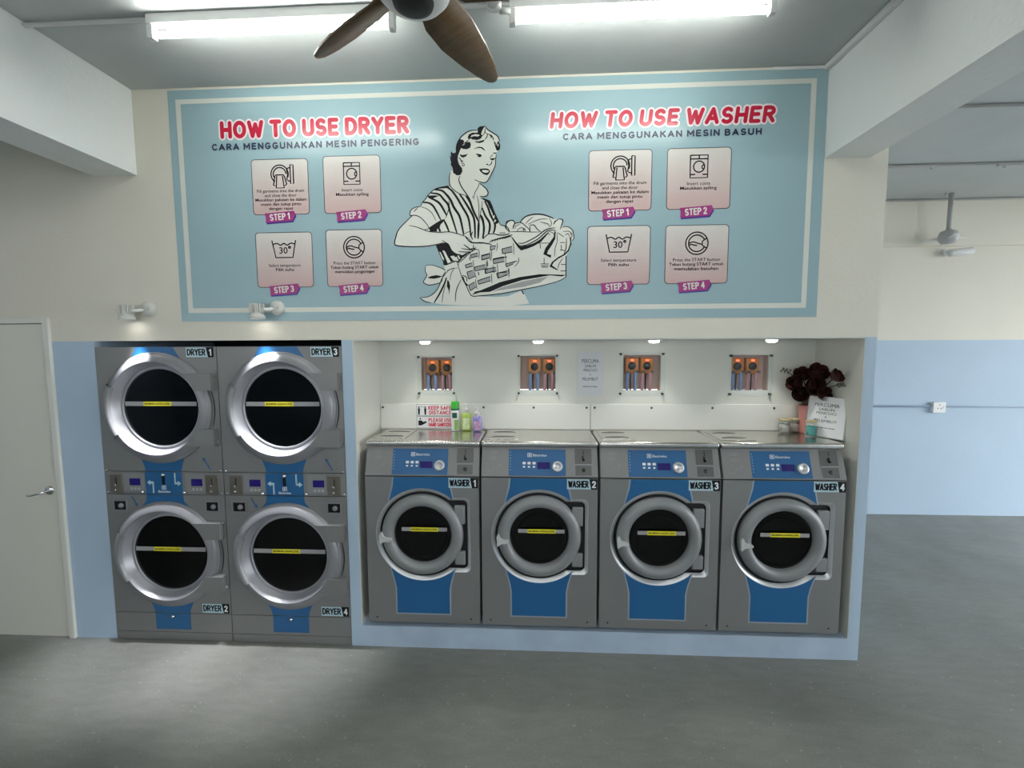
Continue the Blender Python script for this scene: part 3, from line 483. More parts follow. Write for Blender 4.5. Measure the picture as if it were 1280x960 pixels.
for i, s in enumerate(T['S']): stroke(b, sm(D(s[1:]), 5), (s[0] * 1.3 + 1.5) / 1000, -.0050 - .000001 * i)
obj('drawing_ink', b, 'ink', ban)
b = NB()
for i, L in enumerate(T['W']): poly_prism([D(L)], -.0052, None, b)
obj('drawing_highlights', b, 'cream', ban, 'stuff')

# ------------------------------------------------------------ number stickers
def sticker(parent, word, num, x0, z0, x1, z1, y):
    s = obj('number_sticker', poly_prism([[(x0, z0), (x1, z0), (x1, z1), (x0, z1)]], y, y + .0008), 'sticker', parent)
    xs = x1 - (x1 - x0) * .235
    obj('sticker_patch', poly_prism([[(xs + .006, z0 - .001), (x1 + .001, z0 - .001), (x1 + .001, z1 + .001), (xs - .006, z1 + .001)]], y - .0006, y - .0001), 'ink', s)
    heavy('sticker_word', word, (x0 + .006, z0 + .010, xs - .009, z1 - .008), y - .0006, 'ink', s, w=.19, gap=.09)
    heavy('sticker_number', str(num), (xs + .008, z0 + .009, x1 - .006, z1 - .009), y - .0012, 'paper', s, w=.20)

# ------------------------------------------------------------ washers
M['label2'] = mat('pale_grey_latch', (0.50, 0.51, 0.50), 0.35)
def dshape(R, h, xr, rc=.03, n=56):
    th = math.asin(h / R)
    out = [(R * math.cos(a), R * math.sin(a)) for a in [th + (2 * PI - 2 * th) * i / n for i in range(n + 1)]]
    out += [(xr - rc + rc * math.cos(a), -h + rc + rc * math.sin(a)) for a in [-PI / 2 + PI / 2 * i / 6 for i in range(7)]]
    out += [(xr - rc + rc * math.cos(a), h - rc + rc * math.sin(a)) for a in [PI / 2 * i / 6 for i in range(7)]]
    return out
def loft(b, loops, ys, smoothf=True):
    R = [[b.verts.new((x, y, z)) for x, z in L] for L, y in zip(loops, ys)]; n = len(loops[0])
    for A, B in zip(R, R[1:]):
        for i in range(n): b.faces.new((A[i], A[(i + 1) % n], B[(i + 1) % n], B[i])).smooth = smoothf
    return b
WW = .728; HW = WW / 2; ZD = .617; ZS = .995
SL = math.atan2(.062, .18)
TF = Matrix.Translation((0, 0, ZS + .003)) @ Matrix.Rotation(-SL, 4, 'X')
def sh(loop, dx=0, dz=0): return [(x + dx, z + dz) for x, z in loop]
def washer(n, xc):
    place = {1: 'first from the left, beside the dryers', 2: 'second from the left', 3: 'third from the left', 4: 'rightmost, by the blue corner pillar'}[n]
    t = empty('washing_machine', (xc, 0, .14), 'silver and blue front-loading washer marked WASHER %d, %s' % (n, place), 'washing machine', 'coin-operated washers on the plinth')
    o = bx(-HW, HW, .03, .455, .028, ZS + .0)  # carcass behind the front panel
    b = o; # side profile of the control housing
    prof = [(.03, ZS), (.455, ZS), (.455, 1.170), (.085, 1.170)]
    vs = [[b.verts.new((x, y, z)) for y, z in prof] for x in (-HW, HW)]
    for i in range(4): b.faces.new((vs[0][i], vs[0][(i + 1) % 4], vs[1][(i + 1) % 4], vs[1][i]))
    b.faces.new(vs[0]); b.faces.new(vs[1][::-1]); 
    # hole for the drum through the carcass front is left to the recess tub
    obj('cabinet', b, 'steel', t)
    b = poly_prism([[(-HW + .002, .03), (HW - .002, .03), (HW - .002, ZS - .003), (-HW + .002, ZS - .003)], sh(dshape(.302, .243, .306), 0, ZD)[::-1]], 0, None)
    L0, L1, L2 = sh(dshape(.302, .243, .306), 0, ZD), sh(dshape(.278, .222, .286), 0, ZD), sh(dshape(.274, .218, .282), 0, ZD)
    obj('recess_rim', loft(NB(), [L0, sh(dshape(.290, .232, .297), 0, ZD), L1], [0, .004, .016]), 'rim', t)
    for x in (-HW + .002, HW - .002):
        v = [b.verts.new(p) for p in ((x, 0, .03), (x, .03, .03), (x, .03, ZS - .003), (x, 0, ZS - .003))]; b.faces.new(v)
    v = [b.verts.new(p) for p in ((-HW + .002, 0, ZS - .003), (HW - .002, 0, ZS - .003), (HW - .002, .03, ZS - .003), (-HW + .002, .03, ZS - .003))]; b.faces.new(v)
    v = [b.verts.new(p) for p in ((-HW + .002, 0, .03), (HW - .002, 0, .03), (HW - .002, .03, .03), (-HW + .002, .03, .03))]; b.faces.new(v)
    obj('front_panel', b, 'steel', t)
    b = loft(NB(), [L1, L2], [.016, .028]); poly_prism([L2], .0285, None, b); 
    obj('door_gasket', b, 'black', t)
    # door: moulded ring with hinge wings
    dr = lathe([(.258, .024), (.262, .004), (.256, -.014), (.243, -.027), (.222, -.033), (.203, -.030), (.190, -.018), (.184, .0), (.183, .02)], 72, 'Y', (0, 0, ZD + .002))
    dd = obj('door', dr, 'ringd', t)
    for s in (1, -1):
        z0, z1 = (.072, .192) if s > 0 else (-.192, -.105)
        obj('hinge_wing', bx(.205, .272, -.006, .024, ZD + z0, ZD + z1, bev=.006), 'ringd', dd)
    g = lathe([(.184, .010), (.12, .0105), (.0, .011)], 48, 'Y', (0, 0, ZD + .002))
    obj('door_glass', g, 'glass', dd)
    b = lathe([(.183, .019), (.176, .0275)], 48, 'Y', (0, 0, ZD + .002)); lathe([(.140, .0215), (.150, .0255), (.143, .0262), (.136, .0262)], 48, 'Y', (0, 0, ZD - .012), b); disc_cap(b, .02, .024, 'Y', (0, 0, ZD)); obj('drum', smooth(b), 'drum', dd)
    b = NB(); poly_prism([sm([(-.262, -.012), (-.264, .012), (-.254, .030), (-.246, .022), (-.240, .004), (-.222, -.006), (-.196, -.010), (-.190, -.022), (-.205, -.030), (-.232, -.030), (-.250, -.040), (-.258, -.050), (-.262, -.034)], 3, True)], -.052, -.030, b)
    b.transform(Matrix.Translation((0, 0, ZD)))
    obj('door_latch', b, 'label2', dd)
    b = bx(-.132, .158, -.0065, -.0045, ZD + .026, ZD + .050); ls = obj('load_label', b, 'label', dd)
    obj('load_label_yellow', bx(-.073, .102, -.0075, -.0066, ZD + .025, ZD + .051), 'yellow', dd)
    text('load_label_text', 'MAXIMUM LOADING LEVEL', (-.067, ZD + .033, .096, ZD + .044), -.0082, 'ink', dd, bold=.03)
    # blue film above and below the door, each with its pale edge
    def arc(x0, x1, s, r=.303, n=14): return [(x0 + (x1 - x0) * i / n, ZD + s * math.sqrt(r * r - (x0 + (x1 - x0) * i / n) ** 2)) for i in range(n + 1)]
    for e, m_, y in ((.009, 'bluel', -.0006), (0, 'blue', -.0012)):
        up = [(.170 + e, ZS - .004), (-.178 - e, ZS - .004), (-.184 - e, ZS - .06)] + arc(-.212 - e, .196 + e, 1) + [(.178 + e, ZS - .06)]
        lo = [(.168 + e, .095 - e), (.168 + e, .26), (.180 + e, .32)] + arc(.205 + e, -.207 - e, -1) + [(-.186 - e, .32), (-.174 - e, .26), (-.174 - e, .095 - e)]
        obj('blue_film_upper' if m_ == 'blue' else 'film_edge_upper', poly_prism([up], y, y + .0005), m_, t); obj('blue_film_lower' if m_ == 'blue' else 'film_edge_lower', poly_prism([lo], y, y + .0005), m_, t)
    # sloping control panel
    b = bx(-HW + .001, HW - .001, -.002, .012, 0, .190, bev=.004); b.transform(TF); cp = obj('control_panel', b, 'steel', t)
    def on(name, bm, m): bm.transform(TF); return obj(name, bm, m, cp)
    on('panel_film', poly_prism([[(-.190, .008), (.165, .008), (.165, .172), (-.190, .172)]], -.0028, None), 'blue')
    on('display', bx(-.012, .066, -.0045, -.003, .050, .092, bev=.001), 'display')
    on('panel_knob', smooth(lathe([(.034, -.003), (.034, -.012), (.030, -.018), (.020, -.018), (.018, -.014), (.0, -.014)], 32, 'Y', (.112, 0, .066))), 'rim')
    b = NB()
    for k in range(3): poly_prism([rrect(-.104 + k * .031, .078, -.084 + k * .031, .094, .004)], -.0036, None, b); poly_prism([[(-.101 + k * .031, .058), (-.089 + k * .031, .058), (-.087 + k * .031, .068), (-.102 + k * .031, .068)]], -.0036, None, b)
    on('panel_buttons', b, 'paper')
    b = NB()
    for k in range(7): poly_prism([circ(-.180, .152 - k * .018, .0022, 8)], -.0036, None, b)
    on('indicator_dots', b, 'paper')
    text('maker_name', 'Electrolux', (-.040, .128, .048, .143), -.0036, 'paper', cp, bold=.01, tf=TF)
    b = poly_prism([rrect(-.073, .124, -.047, .149, .002), rrect(-.070, .127, -.050, .146, .002)[::-1]], -.0036, None); poly_prism([circ(-.060, .1365, .0062, 12, PI / 2, 3 * PI / 2)], -.0036, None, b); poly_prism([[(-.060, .128), (-.057, .1365), (-.060, .145), (-.052, .1365)]], -.0036, None, b); on('maker_emblem', b, 'paper')
    c1 = on('coin_plate', bx(.222, .326, -.0045, -.0025, .084, .178, bev=.001), 'coin')
    on('coin_slot', poly_prism([[(.273, .140), (.277, .140), (.277, .168), (.273, .168)], ], -.0052, None), 'ink')
    on('coin_return_button', lathe([(0, -.012), (.006, -.012), (.008, -.005)], 16, 'Y', (.276, 0, .108)), 'ink')
    on('coin_return_lever', bx(.268, .275, -.012, -.0045, .105, .132, bev=.001), 'ink')
    on('coin_frame', poly_prism([[(.220, .008), (.328, .008), (.328, .180), (.220, .180)], [(.224, .012), (.224, .074), (.324, .074), (.324, .012)]], -.0032, None), 'ring')
    on('coin_tray', poly_prism([[(.224, .012), (.324, .012), (.324, .074), (.224, .074)]], -.003, None), 'coin')
    on('tray_button', lathe([(0, -.006), (.011, -.006), (.012, -.003)], 16, 'Y', (.276, 0, .046)), 'screw')
    b = NB()
    for cx_, cz_ in ((-.285, .150), (-.285, .115)):
        poly_prism([rrect(cx_ - .012, cz_ - .009, cx_ + .012, cz_ + .009, .002), rrect(cx_ - .010, cz_ - .007, cx_ + .010, cz_ + .007, .002)[::-1]], -.0028, None, b)
        for q in (-.024, .02): stroke(b, [(cx_ + q, cz_ - .002), (cx_ + q + .006, cz_ + .003)], .003, -.0028, False)
    for q in range(9):
        x_, z_ = -.320 + (q * 37 % 80) * .001, .035 + (q * 23 % 55) * .001; stroke(b, [(x_, z_), (x_ + .008, z_ + .006 - (q % 3) * .006)], .0022, -.0028, False)
    on('panel_pictograms', b, 'greyprint')
    sticker(t, 'WASHER', n, .172, .925, HW - .006, .988, -.0022)
    for x in (-HW + .055, HW - .06): obj('panel_screw', smooth(lathe([(0, -.003), (.005, -.002), (.006, 0)], 12, 'Y', (x, 0, .062))), 'screw', t)
    # steel worktop with soap hatch
    b = NB(); box(b, -HW - .003, HW + .003, .036, .456, 1.176, 1.214, bev=.014, seg=4); wt = obj('worktop', b, 'steel2', t)
    x0, x1, y0, y1 = -.340, -.130, .10, .40
    obj('hatch_lid', bx(x0, x1, y0, y1, 1.2135, 1.2175, bev=.0015), 'steel2', wt)
    for yc in (.165, .325):
        pts = [(-.235 + .078 * math.cos(a), yc + .038 * math.sin(a)) for a in [PI * i / 16 for i in range(17)]]
        b = NB(); b.faces.new([b.verts.new((x, y, 1.2182)) for x, y in pts]); obj('hatch_grip', b, 'screw', wt)
    for x in (-HW + .06, HW - .06):
        for y in (.08, .4): obj('foot', lathe([(.022, 0.0), (.022, .022), (.014, .028)], 16, 'Z', (x, y, 0)), 'black', t)
    return t
for n in range(4): washer(n + 1, 1.731 + WW / 2 + n * .7405)

# ------------------------------------------------------------ stacked dryers
def arrow2(b, p, q, w, y, head):
    dx, dz = q[0] - p[0], q[1] - p[1]; l = math.hypot(dx, dz); ux, uz = dx / l, dz / l; m_ = (q[0] - ux * head, q[1] - uz * head)
    stroke(b, [p, m_], w, y, False); poly_prism([[q, (m_[0] - uz * head * .6, m_[1] + ux * head * .6), (m_[0] + uz * head * .6, m_[1] - ux * head * .6)]], y, None, b)
def dryer(xc, na, nb, lab):
    t = empty('stacked_dryer', (xc, 0, 0), lab, 'tumble dryer', 'stacked coin-operated dryers')
    H = .4015
    obj('cabinet', poly_prism([[(-H, .005), (H, .005), (H, 1.950), (-H, 1.950)], circ(0, 1.565, .300, 48)[::-1], circ(0, .598, .300, 48)[::-1]], .022, 1.0), 'gap', t)
    def panel(name, z0, z1, hole=None):
        loops = [[(-H + .001, z0), (H - .001, z0), (H - .001, z1), (-H + .001, z1)]]
        if hole: loops.append(circ(0, hole, .30, 64)[::-1])
        return obj(name, poly_prism(loops, 0, .022), 'steel', t)
    panel('upper_panel', 1.152, 1.955, 1.565); panel('middle_panel', 1.001, 1.148); panel('lower_panel', .193, .997, .598); panel('kick_panel', .060, .189); panel('base_strip', .004, .056)
    for zc, num in ((1.565, na), (.598, nb)):
        dd = obj('door', lathe([(.357, -.001), (.357, -.010), (.351, -.016), (.344, -.016), (.341, -.020), (.336, -.030), (.302, -.043), (.297, -.042)], 96, 'Y', (0, 0, zc)), 'ring', t)
        obj('inner_rim', lathe([(.297, -.042), (.294, -.036), (.270, .018), (.266, .024), (.261, .014), (.253, .012), (.249, .018), (.249, .034)], 96, 'Y', (0, 0, zc)), 'rimd', dd)
        obj('door_glass', lathe([(.250, .020), (.18, .0198), (0, .0195)], 64, 'Y', (0, 0, zc)), 'glass', dd)
        b = lathe([(.262, .036), (.268, .16), (.26, .55), (0, .56)], 48, 'Y', (0, 0, zc)); obj('drum', smooth(b), 'drum', dd)
        # hinge plates lie over the right side of the ring and reach the cabinet edge
        for z0, z1 in ((.118, .226), (-.238, -.130)):
            q = poly_prism([[(.386, zc + z1), (.386, zc + z0)][::-1] + [(math.sqrt(.302 ** 2 - z * z), zc + z) for z in [z1 + (z0 - z1) * i / 8 for i in range(9)]]], -.0445, -.001)
            obj('hinge_plate', q, 'steel', dd)
            obj('hinge_pin', lathe([(0, -.002), (.007, -.002), (.007, .022), (0, .022)], 12, 'Z', (.388, -.010, zc + (z1 - .022 if z0 > 0 else z0 + .01))), 'steel', dd)
        b = NB(); o_ = [(.372 * math.cos(a), .372 * math.sin(a)) for a in [-.34 + .66 * i / 12 for i in range(13)]]
        stroke(b, [(x, zc + z) for x, z in o_], .008, -.001, True); obj('door_shadow_gap', b, 'gap', dd)
        # grip pad let into the left side of the ring
        a0, a1 = math.radians(153), math.radians(214)
        obj('door_grip', lathe([(.352, -.012), (.350, -.026), (.341, -.038), (.320, -.0505), (.302, -.0525), (.294, -.046), (.290, -.034)], 20, 'Y', (0, 0, zc), a0=a0, a1=a1), 'ringd', dd)
        b = NB(); box(b, -.238, .240, +.0150, +.0165, zc + .012, zc + .040)
        obj('load_label', b, 'label', dd)
        obj('load_label_yellow', bx(-.113, .073, +.0135, +.0145, zc + .012, zc + .040), 'yellow', dd)
        text('load_label_text', 'MAXIMUM LOADING LEVEL', (-.106, zc + .020, .066, zc + .032), .0128, 'ink', dd, bold=.03)
    def arcp(zc, x0, x1, s, r=.355, n=12): return [(x0 + (x1 - x0) * i / n, zc + s * math.sqrt(r * r - (x0 + (x1 - x0) * i / n) ** 2)) for i in range(n + 1)]
    obj('blue_film', poly_prism([[(.118, 1.9545), (-.128, 1.9545), (-.138, 1.93)] + arcp(1.565, -.165, .165, 1) + [(.136, 1.925)]], -.0012, -.0002), 'blue', t)
    obj('blue_film', poly_prism([[(-.118, 1.1525), (.124, 1.1525), (.128, 1.18)] + arcp(1.565, .150, -.145, -1) + [(-.122, 1.18)]], -.0012, -.0002), 'blue', t)
    obj('blue_film', poly_prism([[(.124, .9965), (-.124, .9965), (-.128, .955)] + arcp(.598, -.165, .165, 1) + [(.128, .955)]], -.0012, -.0002), 'blue', t)
    obj('blue_film', poly_prism([[(-.122, .1935), (.122, .1935), (.126, .22)] + arcp(.598, .150, -.150, -1) + [(-.126, .22)]], -.0012, -.0002), 'blue', t)
    obj('blue_film', poly_prism([[(-.120, .078), (.120, .078), (.120, .1885), (-.120, .1885)]], -.0012, -.0002), 'blue', t)
    # middle control strip
    mp = obj('panel_film', poly_prism([[(-.124, 1.002), (.124, 1.002), (.124, 1.147), (-.124, 1.147)]], -.0022, -.0002), 'blue', t)
    b = NB(); stroke(b, [(-.072, 1.008), (-.072, 1.078)], .010, -.0030, False); poly_prism([[(-.112, 1.078), (-.090, 1.060), (-.090, 1.071), (-.067, 1.071), (-.067, 1.085), (-.090, 1.085), (-.090, 1.096)]], -.0030, None, b)
    stroke(b, [(.078, 1.142), (.078, 1.072)], .010, -.0030, False); poly_prism([[(.118, 1.074), (.096, 1.092), (.096, 1.081), (.073, 1.081), (.073, 1.067), (.096, 1.067), (.096, 1.056)]], -.0030, None, b)
    obj('panel_arrows', b, 'sticker', mp)
    text('maker_name', 'Electrolux', (-.040, 1.012, .042, 1.026), -.0030, 'paper', mp, bold=.02)
    b = poly_prism([rrect(-.014, 1.032, .014, 1.058, .002), rrect(-.0105, 1.0355, .0105, 1.0545, .002)[::-1]], -.0030, None); poly_prism([circ(0, 1.045, .0065, 12, PI / 2, 3 * PI / 2)], -.0030, None, b); poly_prism([[(0, 1.037), (.003, 1.045), (0, 1.053), (.008, 1.045)]], -.0030, None, b); obj('maker_emblem', b, 'paper', mp)
    obj('lock_slot', bx(-.010, .010, -.006, -.001, 1.066, 1.136, bev=.002), 'ink', mp)
    obj('lock_key', smooth(lathe([(0, -.012), (.008, -.012), (.011, -.006)], 16, 'Y', (.0, 0, 1.130))), 'chrome', mp)
    for s in (-1, 1):
        c_ = -.322 if s < 0 else .325
        cp = obj('coin_plate', bx(c_ - .041, c_ + .041, -.006, -.0002, 1.006, 1.128, bev=.002), 'slot', t)
        obj('coin_slot', bx(c_ + .000, c_ + .005, -.0072, -.0062, 1.062, 1.112), 'ink', cp)
        obj('coin_lever', bx(c_ - .008, c_ + .007, -.018, -.006, 1.020, 1.032, bev=.002), 'chrome', cp)
        obj('coin_button', bx(c_ - .012, c_ + .002, -.011, -.006, 1.052, 1.066, bev=.002), 'chrome', cp)
        i0, i1 = (-.275, -.130) if s < 0 else (.150, .276)
        ip = obj('display_plate', poly_prism([rrect(i0, 1.020, i1, 1.136, .006)], -.0016, -.0002), 'ringd', t)
        d0 = -.232 if s < 0 else .186
        obj('display', bx(d0, d0 + .074, -.0035, -.0018, 1.058, 1.104, bev=.001), 'display', ip)
        b = NB()
        for k in range(3): poly_prism([rrect(d0 + .004 + k * .025, 1.028, d0 + .020 + k * .025, 1.044, .004)], -.0026, None, b)
        obj('display_buttons', b, 'greyp', ip)
        k_ = -.142 if s < 0 else .144
        obj('panel_lock', smooth(lathe([(0, -.020), (.009, -.020), (.011, -.010), (.011, 0)], 16, 'Y', (k_, 0, 1.016))), 'chrome', t)
        # coin cash box under the strip
        x0, x1 = (-.356, -.256) if s < 0 else (.270, .368)
        cb = obj('cash_box', poly_prism([[(x0, .885), (x1, .885), (x1, .962), (x0, .962)], [(x0 + .009, .894), (x0 + .009, .953), (x1 - .009, .953), (x1 - .009, .894)]], -.008, 0), 'ring', t)
        obj('cash_box_face', poly_prism([[(x0 + .009, .894), (x1 - .009, .894), (x1 - .009, .953), (x0 + .009, .953)]], -.0015, -.0003), 'ink', cb)
        cc = (x0 + x1) / 2 + .006; obj('cash_box_lock', smooth(lathe([(0, -.014), (.012, -.014), (.016, -.008), (.017, -.002)], 20, 'Y', (cc, 0, .922))), 'ring', cb)
        for z_ in (1.146, .999): obj('panel_screw', smooth(lathe([(0, -.004), (.005, -.003), (.006, 0)], 10, 'Y', (s * (H - .016), 0, z_ + .012))), 'chrome', t)
    b = NB(); arrow2(b, (-.228, .985), (-.188, .915), .008, -.0010, .022); obj('arrow_sticker', b, 'blue', t)
    b = NB(); arrow2(b, (.318, 1.168), (.272, 1.248), .008, -.0010, .022); obj('arrow_sticker', b, 'blue', t)
    obj('kick_panel_lock', smooth(lathe([(0, -.010), (.008, -.010), (.010, -.002)], 16, 'Y', (0, 0, .168))), 'chrome', t)
    sticker(t, 'DRYER', na, .206, 1.890, .385, 1.951, -.0026)
    sticker(t, 'DRYER', nb, .208, .200, .390, .262, -.0026)
    return t
dryer(.4025, 1, 2, 'left silver dryer stack with round doors marked DRYER 1 above and DRYER 2 below')
dryer(1.2085, 3, 4, 'right silver dryer stack with round doors marked DRYER 3 above and DRYER 4 below')
# ------------------------------------------------------------ lamps and fans
def batten(x0, x1, y, lab, lit=True, group='fluorescent battens over the laundry'):
    t = empty('batten_light', ((x0 + x1) / 2, y, ZC), lab, 'ceiling light', group, world=True)
    obj('batten_body', bx(x0, x1, y - .022, y + .022, ZC - .045, ZC, bev=.004), 'whitep', t)
    tb = tube([(x0 + .03, y, ZC - .085), (x1 - .03, y, ZC - .085)], .0145, 16)
    obj('lamp_tube', tb, 'tube' if lit else 'tubeoff', t)
    for x in (x0, x1 - .03): obj('lamp_holder', bx(x, x + .03, y - .018, y + .018, ZC - .108, ZC - .040, bev=.005), 'whitep' if lit else 'greyp', t)
    return t
batten(.99, 2.17, -.585, 'lit white tube light over the dryers, left of the ceiling fan')
batten(2.695, 3.87, -.585, 'lit white tube light over the washers, right of the ceiling fan')
def slim(x0, x1, y, lab):
    t = empty('batten_light', ((x0 + x1) / 2, y, ZC), lab, 'ceiling light', 'unlit battens in the side bay', world=True)
    obj('batten_body', bx(x0, x1, y - .014, y + .014, ZC - .034, ZC - .012, bev=.004), 'greyp', t)
    for x in (x0 + .05, x1 - .07): obj('bracket', bx(x, x + .02, y - .006, y + .006, ZC - .05 if x < x0 + .1 and x0 > 6.5 or x > x1 - .1 and x0 < 6.5 else ZC - .03, ZC, bev=.002), 'greyp', t)
slim(5.30, 6.30, 1.5, 'unlit slim grey batten light beyond the right beam, nearer the banner wall')
slim(6.78, 7.98, 1.5, 'unlit slim grey batten light beyond the right beam, at the right edge')
batten(.99, 2.17, -3.1, 'added fill tube light, unseen behind the viewer, left one of the rear row')  # this tube and the next are unseen, added as fill light
batten(2.695, 3.87, -3.1, 'added fill tube light, unseen behind the viewer, right one of the rear row')
# the round ceiling box between the tube lights
t = empty('junction_box', (2.636, -.60, ZC), 'small round white conduit box between the two tube lights', 'junction box', world=True)
obj('box_body', smooth(lathe([(0, ZC - .062), (.030, ZC - .062), (.034, ZC - .055), (.034, ZC)], 24, 'Z', (2.628, -.63, 0))), 'whitep', t)
obj('box_cover', smooth(lathe([(0, -.001), (.028, -.001), (.030, .006)], 24, 'Y', (2.628, -.668, ZC - .055))), 'greyp', t)
obj('conduit_stub', tube([(2.628, -.66, ZC - .03), (2.60, -1.6, ZC - .015)], .010, 10), 'whitep', t)
obj('cable_gland', tube([(2.655, -.61, ZC - .058), (2.70, -.60, ZC - .058)], .014, 10), 'whitep', t)
# big fan
FX, FY, FZ = 2.415, -1.215, 3.10
t = empty('ceiling_fan', (FX, FY, ZC), 'wooden-bladed ceiling fan with white and black hub, in front of the tube lights', 'ceiling fan', world=True)
obj('downrod', tube([(FX, FY, ZC), (FX, FY, FZ + .08)], .016, 12), 'whitep', t)
obj('canopy', smooth(lathe([(.0, ZC), (.07, ZC), (.06, ZC - .05), (.02, ZC - .07)], 24, 'Z', (FX, FY, 0))), 'whitep', t)
obj('motor_housing', smooth(lathe([(.02, .12), (.08, .10), (.118, .06), (.125, .03), (.120, .0), (.100, -.022), (.072, -.03), (.066, -.03)], 40, 'Z', (FX, FY, FZ))), 'whitep', t)
obj('hub_cap', smooth(lathe([(.068, -.028), (.064, -.040), (.045, -.050), (.0, -.054)], 32, 'Z', (FX, FY, FZ))), 'black', t)
for k in range(5):
    a = math.radians(69.5 + 74 * k if k < 2 else 143.5 + 70.67 * (k - 1)); b = NB(); n = 14; top = []; bot = []
    st = [(0.085, .045, .2), (.16, .066, .42), (.28, .074, .38), (.42, .064, .30), (.53, .046, .24), (.60, .026, .2), (.618, .008, .2)]
    for r, hw, tw in st:
        for sgn in (-1, 1):
            v = Vector((r, sgn * hw * .9, -sgn * hw * math.tan(tw * 1.25)))
            top.append(v + Vector((0, 0, .006))); bot.append(v - Vector((0, 0, .003)))
    R = Matrix.Translation((FX, FY, FZ + .035)) @ Matrix.Rotation(a, 4, 'Z')
    TV = [b.verts.new(R @ v) for v in top]; BV = [b.verts.new(R @ v) for v in bot]
    for i in range(len(st) - 1):
        b.faces.new((TV[2 * i], TV[2 * i + 1], TV[2 * i + 3], TV[2 * i + 2])).smooth = True; b.faces.new((BV[2 * i], BV[2 * i + 2], BV[2 * i + 3], BV[2 * i + 1])).smooth = True
        b.faces.new((TV[2 * i], TV[2 * i + 2], BV[2 * i + 2], BV[2 * i])); b.faces.new((TV[2 * i + 1], BV[2 * i + 1], BV[2 * i + 3], TV[2 * i + 3]))
    b.faces.new((TV[0], BV[0], BV[1], TV[1])); b.faces.new((TV[-2], TV[-1], BV[-1], BV[-2]))
    obj('fan_blade', b, 'wood', t)
# small fan in the side bay
SX, SY = 7.12, 2.33
t = empty('bay_fan', (SX, SY, ZC), 'small white fan on a short rod against the far wall, right of the banner wall', 'ceiling fan', world=True)
obj('downrod', tube([(SX, SY, ZC), (SX, SY, 3.10)], .022, 12), 'greyp', t)
obj('motor_housing', smooth(lathe([(.02, 3.14), (.07, 3.12), (.085, 3.08), (.085, 3.04), (.06, 3.00), (0, 2.99)], 24, 'Z', (SX, SY, 0))), 'greyp', t)
for k in range(3):
    a = math.radians(10 + 120 * k); b = NB()
    R = Matrix.Translation((SX, SY, 3.06)) @ Matrix.Rotation(a, 4, 'Z') @ Matrix.Rotation(.3, 4, 'X')
    q = bx(.05, .21, -.035, .035, -.003, .003, bev=.002); q.transform(R); obj('fan_blade', q, 'whitep', t)
obj('hanging_hook', tube([(SX - .06, SY, ZC), (SX - .06, SY, ZC - .03), (SX - .03, SY, ZC - .05), (SX, SY, ZC - .03)], .006, 8), 'greyp', t)
# camera on the far wall
t = empty('security_camera', (7.36, YB, 2.93), 'small white bullet security camera on the far wall below the small fan', 'security camera', world=True)
obj('mount', smooth(lathe([(0, YB - .03), (.035, YB - .03), (.04, YB - .031), (.04, YB)], 20, 'Y', (7.28, 0, 2.945))), 'whitep', t)
obj('arm', tube([(7.28, YB - .02, 2.945), (7.28, YB - .09, 2.935)], .012, 10), 'whitep', t)
b = lathe([(0, -.10), (.036, -.10), (.038, -.09), (.038, .09), (.030, .10), (.030, .085), (.0, .085)], 20, 'X'); b.transform(Matrix.Translation((7.36, YB - .11, 2.930)) @ Matrix.Rotation(-.25, 4, 'Z') @ Matrix.Rotation(-.06, 4, 'Y'))
ch = obj('camera_housing', smooth(b), 'whitep', t)
b = lathe([(0, .088), (.026, .088), (.028, .085)], 20, 'X'); b.transform(Matrix.Translation((7.36, YB - .11, 2.930)) @ Matrix.Rotation(-.25, 4, 'Z') @ Matrix.Rotation(-.06, 4, 'Y')); obj('lens', b, 'ink', ch)
# socket
t = empty('wall_socket', (7.31, YB, 1.20), 'white surface-mounted power socket on the blue part of the far wall', 'socket', world=True)
obj('socket_box', bx(7.24, 7.375, YB - .045, YB, 1.185, 1.305, bev=.006), 'whitep', t)
b = NB()
for x, z in ((7.307, 1.275), (7.290, 1.235), (7.325, 1.235)): box(b, x - .004, x + .004, YB - .0465, YB - .0445, z - .006, z + .006)
obj('pin_holes', b, 'ink', t)
obj('rocker_switch', bx(7.345, 7.362, YB - .049, YB - .045, 1.235, 1.26, bev=.001), 'paper', t)
